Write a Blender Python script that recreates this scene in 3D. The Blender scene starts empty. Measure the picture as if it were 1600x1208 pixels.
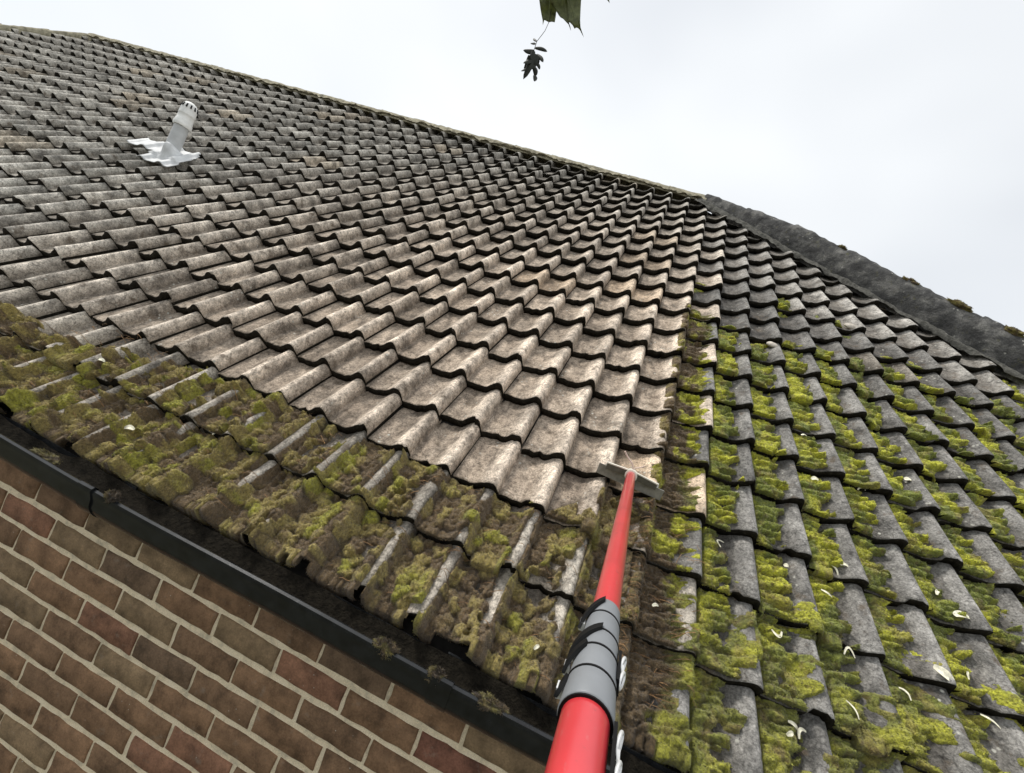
import bpy, math, random
import numpy as np
from mathutils import Vector, Matrix

random.seed(7)
rng = np.random.default_rng(11)
SC = bpy.context.scene
COL = SC.collection
R = math.radians

# ------------------------------------------------------------------ camera, sky, sun, exposure
W = 0.18                      # one tile wave, metres
G = 1.3328 * W                # one course, metres
TH = R(46)                    # roof pitch
CT, ST = math.cos(TH), math.sin(TH)
CAM = Vector((-1.68572, -8.27790, 1.51228)) * W
CR = Vector((0.916089, 0.165714, 0.365131))        # camera right
CD = Vector((0.350989, 0.108890, -0.930027))       # camera down
CF = Vector((-0.193877, 0.980144, 0.041589))       # camera forward
cd = bpy.data.cameras.new('camera')
cam = bpy.data.objects.new('camera', cd)
COL.objects.link(cam)
m = Matrix((( CR.x, -CD.x, -CF.x, CAM.x), (CR.y, -CD.y, -CF.y, CAM.y), (CR.z, -CD.z, -CF.z, CAM.z), (0, 0, 0, 1)))
cam.matrix_world = m
cd.sensor_width = 36.0
cd.lens = 36.0 * 673.09 / 1600.0
cd.clip_start = 0.02
cd.clip_end = 2000
SC.camera = cam

SUN_DIR = Vector((-0.52, 0.06, 0.85)).normalized()   # towards the sun
SUN_EL = math.asin(SUN_DIR.z)
SUN_AZ = math.atan2(SUN_DIR.x, SUN_DIR.y)
world = bpy.data.worlds.new('World')
SC.world = world
world.use_nodes = True
wn, wl = world.node_tree.nodes, world.node_tree.links
wn.clear()
wout = wn.new('ShaderNodeOutputWorld')
wbg = wn.new('ShaderNodeBackground')
wbg.inputs['Strength'].default_value = 0.05
wsky = wn.new('ShaderNodeTexSky')
wsky.sky_type = 'NISHITA'
wsky.sun_disc = False
wsky.sun_elevation = SUN_EL
wsky.sun_rotation = SUN_AZ
wtc = wn.new('ShaderNodeTexCoord')
wmap = wn.new('ShaderNodeMapping')
wmap.inputs['Scale'].default_value = (1.0, 1.0, 1.6)
wmap.inputs['Location'].default_value = (3.1, -1.7, 0.6)
wno = wn.new('ShaderNodeTexNoise')
wno.inputs['Scale'].default_value = 1.5
wno.inputs['Detail'].default_value = 3
wno.inputs['Roughness'].default_value = 0.45
wr = wn.new('ShaderNodeValToRGB')                    # thin and thick places of one overcast layer
wr.color_ramp.elements[0].position = 0.30
wr.color_ramp.elements[0].color = (0.75, 0.75, 0.75, 1)
wr.color_ramp.elements[1].position = 0.62
wr.color_ramp.elements[1].color = (0.97, 0.97, 0.97, 1)
wmix = wn.new('ShaderNodeMix')
wmix.data_type = 'RGBA'
wmix.inputs['B'].default_value = (11.05, 11.35, 11.6, 1)   # the lit cloud
wl.new(wtc.outputs['Generated'], wmap.inputs['Vector'])
wl.new(wmap.outputs['Vector'], wno.inputs['Vector'])
wl.new(wno.outputs['Fac'], wr.inputs['Fac'])
wl.new(wr.outputs['Color'], wmix.inputs['Factor'])
wl.new(wsky.outputs['Color'], wmix.inputs['A'])
wl.new(wmix.outputs['Result'], wbg.inputs['Color'])
wl.new(wbg.outputs['Background'], wout.inputs['Surface'])

sd = bpy.data.lights.new('sun', 'SUN')
sd.energy = 1.5
sd.angle = R(10)
sd.color = (1.0, 0.96, 0.90)
sun = bpy.data.objects.new('sun', sd)
COL.objects.link(sun)
sun.rotation_euler = SUN_DIR.to_track_quat('Z', 'Y').to_euler()

vs = SC.view_settings
vs.view_transform = 'Standard'
vs.look = 'None'
vs.exposure = 0.90
vs.gamma = 1.0
vs.use_curve_mapping = False


def pix(x, y, z):
    """a point z metres deep seen at photograph position x, y (used only to read off real positions)"""
    return CAM + (CF + CR * ((x - 800) / 673.09) + CD * ((y - 604) / 673.09)) * z


def roofpt(c, r, h=0.0):
    """world point from roof column, course and height above the crest plane (in waves)"""
    u, n = r * G, h * W
    return Vector((c * W, u * CT - n * ST, u * ST + n * CT))


# ------------------------------------------------------------------ numpy noise
def _hash(ix, iy, seed):
    n = (ix.astype(np.int64) * 374761393 + iy.astype(np.int64) * 668265263 + seed * 1442695041) & 0xffffffff
    n = ((n ^ (n >> 13)) * 1274126177) & 0xffffffff
    return ((n ^ (n >> 16)) & 0xffffff) / float(0xffffff)


def vnoise(x, y, seed=0):
    ix, iy = np.floor(x), np.floor(y)
    fx, fy = x - ix, y - iy
    fx, fy = fx * fx * (3 - 2 * fx), fy * fy * (3 - 2 * fy)
    a, b = _hash(ix, iy, seed), _hash(ix + 1, iy, seed)
    c, d = _hash(ix, iy + 1, seed), _hash(ix + 1, iy + 1, seed)
    return (a + (b - a) * fx) * (1 - fy) + (c + (d - c) * fx) * fy


def fbm(x, y, seed=0, o=4):
    s, a, t = 0, 0.5, 0
    for k in range(o):
        s = s + a * vnoise(x * 2 ** k + k * 17.3, y * 2 ** k - k * 9.1, seed + k)
        t += a
        a *= 0.5
    return s / t


def cells(x, y, seed=0):
    """distance to the nearest of one random point per cell"""
    ix, iy = np.floor(x), np.floor(y)
    best = np.full(np.shape(x), 9.0)
    for dx in (-1, 0, 1):
        for dy in (-1, 0, 1):
            px = ix + dx + _hash(ix + dx, iy + dy, seed)
            py = iy + dy + _hash(ix + dx, iy + dy, seed + 5)
            best = np.minimum(best, (px - x) ** 2 + (py - y) ** 2)
    return np.sqrt(best)


def pillows(x, y, seed=0):
    """rounded cushions, one per cell, and a random number for each"""
    ix, iy = np.floor(x), np.floor(y)
    best = np.full(np.shape(x), 9.0)
    bid = np.zeros(np.shape(x))
    for dx in (-1, 0, 1):
        for dy in (-1, 0, 1):
            px = ix + dx + 0.15 + 0.7 * _hash(ix + dx, iy + dy, seed)
            py = iy + dy + 0.15 + 0.7 * _hash(ix + dx, iy + dy, seed + 5)
            d = (px - x) ** 2 + (py - y) ** 2
            bid = np.where(d < best, _hash(ix + dx, iy + dy, seed + 11), bid)
            best = np.minimum(best, d)
    return np.sqrt(np.clip(1 - best / 0.46, 0, 1)), bid


def sstep(a, b, x):
    t = np.clip((x - a) / (b - a), 0, 1)
    return t * t * (3 - 2 * t)


# ------------------------------------------------------------------ materials
def new_mat(name, rough=0.8, spec=0.3):
    mt = bpy.data.materials.new(name)
    mt.use_nodes = True
    nt = mt.node_tree
    b = nt.nodes['Principled BSDF']
    b.inputs['Roughness'].default_value = rough
    b.inputs['Specular IOR Level'].default_value = spec
    return mt, nt, b


class NB:
    """tiny node helper"""
    def __init__(self, nt):
        self.nt = nt

    def link(self, a, b):
        self.nt.links.new(a, b)

    def pos(self, scale=(1, 1, 1), rot=(0, 0, 0), rnd=False, obj=False):
        if obj:
            g = self.nt.nodes.new('ShaderNodeTexCoord').outputs['Object']
        else:
            g = self.nt.nodes.new('ShaderNodeNewGeometry').outputs['Position']
        mp = self.nt.nodes.new('ShaderNodeMapping')
        mp.inputs['Scale'].default_value = scale
        mp.inputs['Rotation'].default_value = rot
        self.link(g, mp.inputs['Vector'])
        if rnd:
            oi = self.nt.nodes.new('ShaderNodeObjectInfo')
            ml = self.nt.nodes.new('ShaderNodeMath')
            ml.operation = 'MULTIPLY'
            ml.inputs[1].default_value = 37.0
            self.link(oi.outputs['Random'], ml.inputs[0])
            self.link(ml.outputs[0], mp.inputs['Location'])
        return mp.outputs['Vector']

    def noise(self, vec, scale, detail=4, rough=0.55):
        n = self.nt.nodes.new('ShaderNodeTexNoise')
        n.inputs['Scale'].default_value = scale
        n.inputs['Detail'].default_value = detail
        n.inputs['Roughness'].default_value = rough
        self.link(vec, n.inputs['Vector'])
        return n.outputs['Fac']

    def noisec(self, vec, scale):
        n = self.nt.nodes.new('ShaderNodeTexNoise')
        n.inputs['Scale'].default_value = scale
        self.link(vec, n.inputs['Vector'])
        return n.outputs['Color']

    def voro(self, vec, scale, feature='F1', out='Distance'):
        n = self.nt.nodes.new('ShaderNodeTexVoronoi')
        n.feature = feature
        n.inputs['Scale'].default_value = scale
        self.link(vec, n.inputs['Vector'])
        return n.outputs[out]

    def ramp(self, fac, stops):
        n = self.nt.nodes.new('ShaderNodeValToRGB')
        cr = n.color_ramp
        while len(cr.elements) < len(stops):
            cr.elements.new(0.5)
        for e, (p, c) in zip(cr.elements, stops):
            e.position = p
            e.color = (c, c, c, 1) if isinstance(c, (int, float)) else (*c, 1)
        self.link(fac, n.inputs['Fac'])
        return n.outputs['Color']

    def mix(self, a, b, fac, mode='MIX'):
        n = self.nt.nodes.new('ShaderNodeMix')
        n.data_type = 'RGBA'
        n.blend_type = mode
        for s, v in (('A', a), ('B', b)):
            if isinstance(v, tuple):
                n.inputs[s].default_value = (*v, 1)
            else:
                self.link(v, n.inputs[s])
        if isinstance(fac, (int, float)):
            n.inputs['Factor'].default_value = fac
        else:
            self.link(fac, n.inputs['Factor'])
        return n.outputs['Result']

    def attr(self, name):
        n = self.nt.nodes.new('ShaderNodeAttribute')
        n.attribute_name = name
        return n.outputs['Color'], n.outputs['Fac']

    def objcol(self):
        return self.nt.nodes.new('ShaderNodeObjectInfo').outputs['Color']

    def bump(self, h, strength, dist, bsdf, prev=None):
        n = self.nt.nodes.new('ShaderNodeBump')
        n.inputs['Strength'].default_value = strength
        n.inputs['Distance'].default_value = dist
        self.link(h, n.inputs['Height'])
        if prev is not None:
            self.link(prev, n.inputs['Normal'])
        self.link(n.outputs['Normal'], bsdf.inputs['Normal'])
        return n.outputs['Normal']


def mat_tile():
    mt, nt, b = new_mat('weathered_concrete', 0.88, 0.25)
    q = NB(nt)
    v = q.pos()
    vs_ = q.pos(scale=(1.0, 0.35, 0.35))           # streaks running down the slope
    base = q.mix(q.attr('tint')[0], q.objcol(), 1.0, 'MULTIPLY')
    blot = q.ramp(q.noise(v, 10, 4, 0.65), [(0.30, 0.42), (0.50, 1.0), (0.70, 1.38)])
    c = q.mix(base, blot, 1.0, 'MULTIPLY')
    streak = q.ramp(q.noise(vs_, 46, 4, 0.6), [(0.34, 0.62), (0.5, 1.0), (0.68, 1.22)])
    c = q.mix(c, streak, 0.75, 'MULTIPLY')
    grain = q.ramp(q.noise(v, 150, 4, 0.75), [(0.30, 0.38), (0.5, 1.0), (0.70, 1.45)])
    c = q.mix(c, grain, 0.9, 'MULTIPLY')
    crack = q.ramp(q.voro(q.mix(v, q.noisec(v, 30), 0.03), 26, 'DISTANCE_TO_EDGE'), [(0.012, 0.0), (0.05, 1.0)])
    cm0 = q.ramp(q.noise(v, 11, 3), [(0.44, 1.0), (0.56, 0.25)])
    c = q.mix(c, q.mix(crack, (1.0, 1.0, 1.0), cm0), 0.5, 'MULTIPLY')
    crust = q.ramp(q.noise(v, 62, 4, 0.7), [(0.36, 0.45), (0.5, 1.0), (0.60, 1.0), (0.68, 1.55)])
    c = q.mix(c, crust, 0.75, 'MULTIPLY')
    # rusty and sooty stains
    st = q.ramp(q.noise(v, 17, 4, 0.65), [(0.57, 0.0), (0.70, 0.75)])
    c = q.mix(c, (0.115, 0.088, 0.062), st)
    # dark pits
    pit = q.ramp(q.voro(v, 95), [(0.10, 0.85), (0.22, 0.0)])
    pm = q.ramp(q.noise(v, 14, 2), [(0.45, 0.0), (0.60, 0.8)])
    c = q.mix(c, (0.05, 0.045, 0.04), q.mix(pit, pm, 1.0, 'MULTIPLY'))
    # pale lichen spots
    li = q.ramp(q.voro(v, 34), [(0.12, 1.0), (0.20, 0.0)])
    lm = q.ramp(q.noise(v, 6.3, 3), [(0.50, 0.0), (0.60, 1.0)])
    c = q.mix(c, (0.50, 0.49, 0.43), q.mix(li, lm, 1.0, 'MULTIPLY'))
    nt.links.new(c, b.inputs['Base Color'])
    n1 = q.bump(q.noise(v, 140, 4, 0.75), 0.8, 0.005, b)
    q.bump(q.noise(v, 28, 4, 0.6), 0.65, 0.016, b, n1)
    return mt


def mat_plain(name, col, rough=0.6, spec=0.4, nscale=60, namt=0.25, bump=0.15, bdist=0.002, metal=0.0):
    mt, nt, b = new_mat(name, rough, spec)
    q = NB(nt)
    v = q.pos()
    k = q.ramp(q.noise(v, nscale, 5, 0.6), [(0.3, 1 - namt), (0.5, 1.0), (0.7, 1 + namt)])
    c = q.mix(col, k, 1.0, 'MULTIPLY')
    nt.links.new(c, b.inputs['Base Color'])
    b.inputs['Metallic'].default_value = metal
    if bump:
        q.bump(q.noise(v, nscale * 2, 4, 0.6), bump, bdist, b)
    return mt


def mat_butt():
    """dirty sawn tile ends, shade under each course painted in near black"""
    mt, nt, b = new_mat('dirt_and_shade_edge', 0.95, 0.1)
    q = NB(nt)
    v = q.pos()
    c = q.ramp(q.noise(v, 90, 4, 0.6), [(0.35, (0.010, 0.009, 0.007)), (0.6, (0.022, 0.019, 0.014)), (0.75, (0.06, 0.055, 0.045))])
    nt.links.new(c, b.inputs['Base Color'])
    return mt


def mat_brick():
    mt, nt, b = new_mat('fired_clay', 0.85, 0.25)
    q = NB(nt)
    v = q.pos(rnd=True)
    big = q.ramp(q.noise(v, 15, 5, 0.65), [(0.3, 0.48), (0.5, 1.0), (0.7, 1.45)])
    c = q.mix(q.objcol(), big, 1.0, 'MULTIPLY')
    fine = q.ramp(q.noise(v, 190, 4, 0.7), [(0.3, 0.72), (0.5, 1.0), (0.7, 1.25)])
    c = q.mix(c, fine, 0.9, 'MULTIPLY')
    sm = q.ramp(q.noise(v, 24, 5, 0.7), [(0.60, 0.0), (0.74, 0.55)])
    c = q.mix(c, (0.24, 0.20, 0.155), sm)
    ch = q.ramp(q.voro(v, 55), [(0.05, 0.9), (0.10, 0.0)])
    cm = q.ramp(q.noise(v, 10, 2), [(0.56, 0.0), (0.62, 1.0)])
    c = q.mix(c, (0.45, 0.42, 0.36), q.mix(ch, cm, 1.0, 'MULTIPLY'))
    nt.links.new(c, b.inputs['Base Color'])
    n1 = q.bump(q.noise(v, 150, 4, 0.7), 0.4, 0.003, b)
    q.bump(q.noise(v, 20, 3, 0.6), 0.5, 0.006, b, n1)
    return mt


def mat_moss():
    mt, nt, b = new_mat('moss', 0.95, 0.1)
    q = NB(nt)
    v = q.pos()
    tone = q.attr('tone')[0]                       # colour of the moss species, painted crease shade included
    f = q.ramp(q.noise(v, 130, 3, 0.7), [(0.28, 0.40), (0.5, 1.0), (0.72, 1.6)])
    c = q.mix(tone, f, 1.0, 'MULTIPLY')
    br = q.ramp(q.noise(v, 26, 5, 0.7), [(0.52, 0.0), (0.68, 0.8)])
    c = q.mix(c, (0.17, 0.115, 0.05), br)
    nt.links.new(c, b.inputs['Base Color'])
    b.inputs['Sheen Weight'].default_value = 0.25
    n1 = q.bump(q.noise(v, 420, 3, 0.75), 1.0, 0.005, b)
    q.bump(q.noise(v, 90, 4, 0.7), 0.8, 0.010, b, n1)
    return mt


def mat_leaf(name, col, trans=0.35):
    mt, nt, b = new_mat(name, 0.5, 0.4)
    q = NB(nt)
    v = q.pos()
    k = q.ramp(q.noise(v, 70, 4, 0.6), [(0.3, 0.7), (0.7, 1.35)])
    c = q.mix(col, k, 1.0, 'MULTIPLY')
    nt.links.new(c, b.inputs['Base Color'])
    tr = nt.nodes.new('ShaderNodeBsdfTranslucent')
    nt.links.new(c, tr.inputs['Color'])
    mx = nt.nodes.new('ShaderNodeMixShader')
    mx.inputs[0].default_value = trans
    out = nt.nodes['Material Output']
    nt.links.new(b.outputs[0], mx.inputs[1])
    nt.links.new(tr.outputs[0], mx.inputs[2])
    nt.links.new(mx.outputs[0], out.inputs['Surface'])
    return mt


def mat_mortar():
    mt, nt, b = new_mat('lime_mortar', 0.95, 0.1)
    q = NB(nt)
    v = q.pos()
    c = q.ramp(q.noise(v, 22, 5, 0.65), [(0.3, (0.45, 0.40, 0.29)), (0.5, (0.74, 0.63, 0.44)), (0.7, (0.80, 0.70, 0.52))])
    c = q.mix(c, q.ramp(q.noise(v, 300, 3, 0.7), [(0.3, 0.7), (0.7, 1.2)]), 0.8, 'MULTIPLY')
    nt.links.new(c, b.inputs['Base Color'])
    q.bump(q.noise(v, 180, 4, 0.7), 0.6, 0.003, b)
    return mt


def mat_hip():
    mt, nt, b = new_mat('slate_grey_concrete', 0.9, 0.2)
    q = NB(nt)
    v = q.pos()
    c = q.ramp(q.noise(v, 11, 6, 0.65), [(0.30, (0.030, 0.030, 0.030)), (0.5, (0.080, 0.079, 0.077)), (0.68, (0.21, 0.204, 0.19))])
    c = q.mix(c, q.ramp(q.noise(v, 150, 3, 0.7), [(0.3, 0.6), (0.7, 1.35)]), 0.9, 'MULTIPLY')
    li = q.ramp(q.voro(v, 26), [(0.10, 1.0), (0.18, 0.0)])
    lm = q.ramp(q.noise(v, 7, 3), [(0.50, 0.0), (0.58, 0.9)])
    c = q.mix(c, (0.42, 0.41, 0.37), q.mix(li, lm, 1.0, 'MULTIPLY'))
    mo = q.ramp(q.noise(v, 19, 5, 0.7), [(0.60, 0.0), (0.70, 0.6)])
    c = q.mix(c, (0.11, 0.105, 0.05), mo)
    nt.links.new(c, b.inputs['Base Color'])
    n1 = q.bump(q.noise(v, 120, 4, 0.7), 0.6, 0.004, b)
    q.bump(q.noise(v, 18, 5, 0.6), 0.7, 0.02, b, n1)
    return mt


M = dict(
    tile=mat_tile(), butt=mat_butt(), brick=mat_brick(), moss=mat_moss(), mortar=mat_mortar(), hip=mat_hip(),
    felt=mat_plain('roofing_felt', (0.03, 0.028, 0.026), 0.95, 0.1),
    ridge=mat_plain('lichen_concrete', (0.30, 0.275, 0.20), 0.92, 0.15, 24, 0.55, 0.6, 0.01),
    bed=mat_plain('bedding_mortar', (0.115, 0.112, 0.10), 0.95, 0.1, 40, 0.5, 0.8, 0.012),
    gutter=mat_plain('black_gutter_plastic', (0.012, 0.013, 0.014), 0.20, 0.5, 30, 0.5, 0.10, 0.002),
    fascia=mat_plain('black_painted_timber', (0.006, 0.006, 0.006), 0.6, 0.3, 30, 0.4),
    debris_shade=mat_plain('leaf_mould_shade', (0.012, 0.010, 0.007), 0.95, 0.1, 60, 0.6, 1.0, 0.01),
    pvc=mat_plain('grey_pipe_plastic', (0.50, 0.51, 0.51), 0.55, 0.4, 14, 0.14, 0.08, 0.002),
    cap=mat_plain('white_pipe_plastic', (0.80, 0.80, 0.77), 0.55, 0.4, 20, 0.14, 0.08, 0.002),
    slot=mat_plain('dark_slot', (0.02, 0.02, 0.02), 0.9, 0.1),
    flash=mat_plain('bright_flashing', (0.60, 0.61, 0.61), 0.55, 0.4, 16, 0.2, 0.3, 0.006),
    red=mat_plain('red_pole_plastic', (0.60, 0.040, 0.048), 0.25, 0.6, 12, 0.12, 0.04, 0.001),
    grey=mat_plain('grey_collar_plastic', (0.205, 0.215, 0.225), 0.45, 0.45, 18, 0.10, 0.05, 0.001),
    black=mat_plain('black_lever_plastic', (0.004, 0.004, 0.004), 0.6, 0.2, 40, 0.3),
    steel=mat_plain('dull_steel', (0.33, 0.32, 0.29), 0.55, 0.5, 45, 0.3, 0.15, 0.002, 0.35),
    dark_steel=mat_plain('olive_painted_steel', (0.12, 0.115, 0.09), 0.6, 0.4, 45, 0.3),
    silver=mat_plain('bright_latch_metal', (0.75, 0.75, 0.74), 0.35, 0.5, 45, 0.1, 0.0, 0.001, 0.3),
    cream=mat_plain('cream_socket_plastic', (0.74, 0.70, 0.60), 0.5, 0.4, 30, 0.1),
    wire=mat_plain('pale_wire', (0.72, 0.56, 0.48), 0.4, 0.5, 30, 0.1),
    leaf=mat_leaf('green_leaf', (0.19, 0.21, 0.09), 0.5),
    seedgreen=mat_plain('dark_seed', (0.018, 0.020, 0.012), 0.6, 0.4, 80, 0.4),
    petal=mat_leaf('dry_cream_petal', (0.90, 0.86, 0.68), 0.15),
    stone=mat_plain('pale_pebble', (0.55, 0.50, 0.43), 0.9, 0.2, 50, 0.2, 0.4, 0.003),
    bark=mat_plain('twig_bark', (0.035, 0.028, 0.02), 0.9, 0.2, 60, 0.4),
    ground=mat_plain('garden_ground', (0.075, 0.075, 0.05), 0.95, 0.1, 3, 0.4, 0.5, 0.02),
)


_b = M['red'].node_tree.nodes['Principled BSDF']
_q = NB(M['red'].node_tree)
_v = _q.pos()
_src = _b.inputs['Base Color'].links[0].from_socket
_sc = _q.ramp(_q.noise(_q.pos(scale=(1, 0.25, 0.6)), 140, 4, 0.7), [(0.60, 0.0), (0.72, 0.45)])
_cc = _q.mix(_src, (0.50, 0.16, 0.15), _sc)
_gr = _q.ramp(_q.noise(_v, 55, 5, 0.7), [(0.62, 0.0), (0.74, 0.5)])
_cc = _q.mix(_cc, (0.13, 0.05, 0.04), _gr)
M['red'].node_tree.links.new(_cc, _b.inputs['Base Color'])
_b.inputs['Coat Weight'].default_value = 0.7
_b.inputs['Coat Roughness'].default_value = 0.28


# ------------------------------------------------------------------ mesh helpers
def mesh_np(name, verts, faces, mats, mat_idx=None, smooth=True):
    me = bpy.data.meshes.new(name)
    verts = np.asarray(verts, dtype=np.float32)
    me.vertices.add(len(verts))
    me.vertices.foreach_set('co', verts.ravel())
    if isinstance(faces, np.ndarray):
        k = faces.shape[1]
        nf = len(faces)
        me.loops.add(nf * k)
        me.loops.foreach_set('vertex_index', faces.ravel().astype(np.int32))
        me.polygons.add(nf)
        me.polygons.foreach_set('loop_start', np.arange(0, nf * k, k, dtype=np.int32))
        me.polygons.foreach_set('loop_total', np.full(nf, k, dtype=np.int32))
    else:
        me.clear_geometry()
        me.from_pydata([tuple(map(float, v)) for v in verts], [], [tuple(map(int, f)) for f in faces])
    for mm in (mats if isinstance(mats, (list, tuple)) else [mats]):
        me.materials.append(mm)
    if mat_idx is not None:
        me.polygons.foreach_set('material_index', np.asarray(mat_idx, dtype=np.int32))
    me.polygons.foreach_set('use_smooth', np.full(len(me.polygons), smooth, dtype=bool))
    me.update(calc_edges=True)
    return me


def add_col(me, name, cols):
    at = me.color_attributes.new(name, 'FLOAT_COLOR', 'POINT')
    a = np.ones((len(me.vertices), 4), dtype=np.float32)
    a[:, :3] = cols
    at.data.foreach_set('color', a.ravel())


def obj(name, me, parent=None, loc=None):
    o = bpy.data.objects.new(name, me)
    COL.objects.link(o)
    if parent is not None:
        o.parent = parent
    if loc is not None:
        o.location = loc
    return o


def tag(o, label=None, cat=None, group=None, kind=None):
    for k, v in (('label', label), ('category', cat), ('group', group), ('kind', kind)):
        if v:
            o[k] = v
    return o


class MB:
    """collects simple shapes for one mesh"""
    def __init__(self):
        self.v, self.f, self.mi, self.cur = [], [], [], 0

    def add(self, verts, faces):
        n = len(self.v)
        self.v += [tuple(p) for p in verts]
        self.f += [tuple(i + n for i in fc) for fc in faces]
        self.mi += [self.cur] * len(faces)

    def hexa(self, p):
        self.add(p, [(0, 3, 2, 1), (4, 5, 6, 7), (0, 1, 5, 4), (1, 2, 6, 5), (2, 3, 7, 6), (3, 0, 4, 7)])

    def box(self, c, ax, ay, az):
        c, ax, ay, az = map(Vector, (c, ax, ay, az))
        self.hexa([c - ax - ay - az, c + ax - ay - az, c + ax + ay - az, c - ax + ay - az,
                   c - ax - ay + az, c + ax - ay + az, c + ax + ay + az, c - ax + ay + az])

    def rings(self, rings, cap0=True, cap1=True, closed=True):
        n = len(rings[0])
        vs_, fs = [], []
        for r_ in rings:
            vs_ += [tuple(p) for p in r_]
        for k in range(len(rings) - 1):
            for i in range(n if closed else n - 1):
                a, b2 = k * n + i, k * n + (i + 1) % n
                fs.append((a, b2, b2 + n, a + n))
        if cap0:
            fs.append(tuple(reversed(range(n))))
        if cap1:
            fs.append(tuple(range((len(rings) - 1) * n, len(rings) * n)))
        self.add(vs_, fs)

    def tube(self, pts, radii, n=10, cap=True):
        pts = [Vector(p) for p in pts]
        if isinstance(radii, (int, float)):
            radii = [radii] * len(pts)
        rings = []
        ref = None
        for i, p in enumerate(pts):
            d = (pts[min(i + 1, len(pts) - 1)] - pts[max(i - 1, 0)]).normalized()
            if ref is None:
                ref = d.orthogonal().normalized()
            ref = (ref - d * ref.dot(d)).normalized()
            e = d.cross(ref)
            rings.append([p + (ref * math.cos(a) + e * math.sin(a)) * radii[i] for a in (2 * math.pi * k / n for k in range(n))])
        self.rings(rings, cap, cap)

    def build(self, name, mats, parent=None, smooth=True, loc=None, autosmooth=None):
        me = bpy.data.meshes.new(name)
        me.from_pydata(self.v, [], self.f)
        for mm in (mats if isinstance(mats, (list, tuple)) else [mats]):
            me.materials.append(mm)
        me.polygons.foreach_set('material_index', np.array(self.mi, dtype=np.int32))
        me.polygons.foreach_set('use_smooth', np.full(len(me.polygons), smooth, dtype=bool))
        me.update()
        if smooth:
            me.set_sharp_from_angle(angle=R(autosmooth or 40))
        return obj(name, me, parent, loc)


# ------------------------------------------------------------------ the setting: ground
GZ = -2.75
gm = MB()
gm.add([(-900, -900, GZ), (900, -900, GZ), (900, 900, GZ), (-900, 900, GZ)], [(0, 1, 2, 3)])
tag(gm.build('ground', M['ground'], smooth=False), kind='structure')

# ------------------------------------------------------------------ house and its roof deck
HL = Vector((-3.0, -0.324, GZ))
house = bpy.data.objects.new('brick_house', None)
COL.objects.link(house)
house.location = HL
tag(house, 'brick house with a mossy grey pantiled hip roof and black gutter', 'house')

R0, RT = -2.12, 16.55            # eave and ridge, in courses
CRH = -0.13                      # column where ridge meets the right hip
CLH = -46.2                      # ... the left hip
KH = 0.646                       # courses the hip falls per column


def hip_right(r):
    return CRH + (RT - r) / KH


def hip_left(r):
    return CLH - (RT - r) / KH


dz = -0.56
pA, pB = roofpt(CLH, RT, dz), roofpt(CRH, RT, dz)
pC, pD = roofpt(hip_right(R0), R0, dz), roofpt(hip_left(R0), R0, dz)
ymir = 2 * pA.y
pE, pF = Vector((pC.x, ymir - pC.y, pC.z)), Vector((pD.x, ymir - pD.y, pD.z))
rm = MB()
rm.add([pA, pB, pC, pD, pE, pF], [(0, 3, 2, 1), (1, 2, 4), (0, 1, 4, 5), (0, 5, 3), (3, 5, 4, 2)])
inv_roof = Matrix.Rotation(-TH, 4, 'X')
rm.v = [tuple(inv_roof @ Vector(p)) for p in rm.v]
roof = rm.build('roof', M['felt'], house, smooth=False, loc=-HL)
roof.rotation_euler = (TH, 0, 0)          # children of the roof live in roof coordinates (x along, y up the slope, z out)
tag(roof, label='mossy grey pantiled roof slope, cleaned in the middle')

# ------------------------------------------------------------------ roof tiles
PT = np.array([0.0, 0.05, 0.09, 0.125, 0.155, 0.165, 0.20, 0.30, 0.45, 0.58, 0.68, 0.78, 0.87, 0.94, 1.0])
PH = np.array([0.0, -0.016, -0.085, -0.205, -0.318, -0.330, -0.308, -0.302, -0.302, -0.288, -0.245, -0.165, -0.072, -0.015, 0.0])
_tt = np.linspace(0, 1, 401)
_hh = np.interp(_tt, PT, PH)
_k = np.hanning(11)
_k /= _k.sum()
_hh = np.convolve(np.concatenate([_hh[:-1]] * 3), _k, 'same')[400:800]


def prof(c):
    t = (np.asarray(c) % 1.0) * 400
    i = t.astype(int) % 400
    f = t - np.floor(t)
    return _hh[i] * (1 - f) + _hh[(i + 1) % 400] * f


STEP, THK = 0.235, 0.222
NX = 32
VROW = np.array([0.0, 0.0, 0.03, 0.35, 0.75, 1.22])      # first row = bottom of the butt


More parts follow.
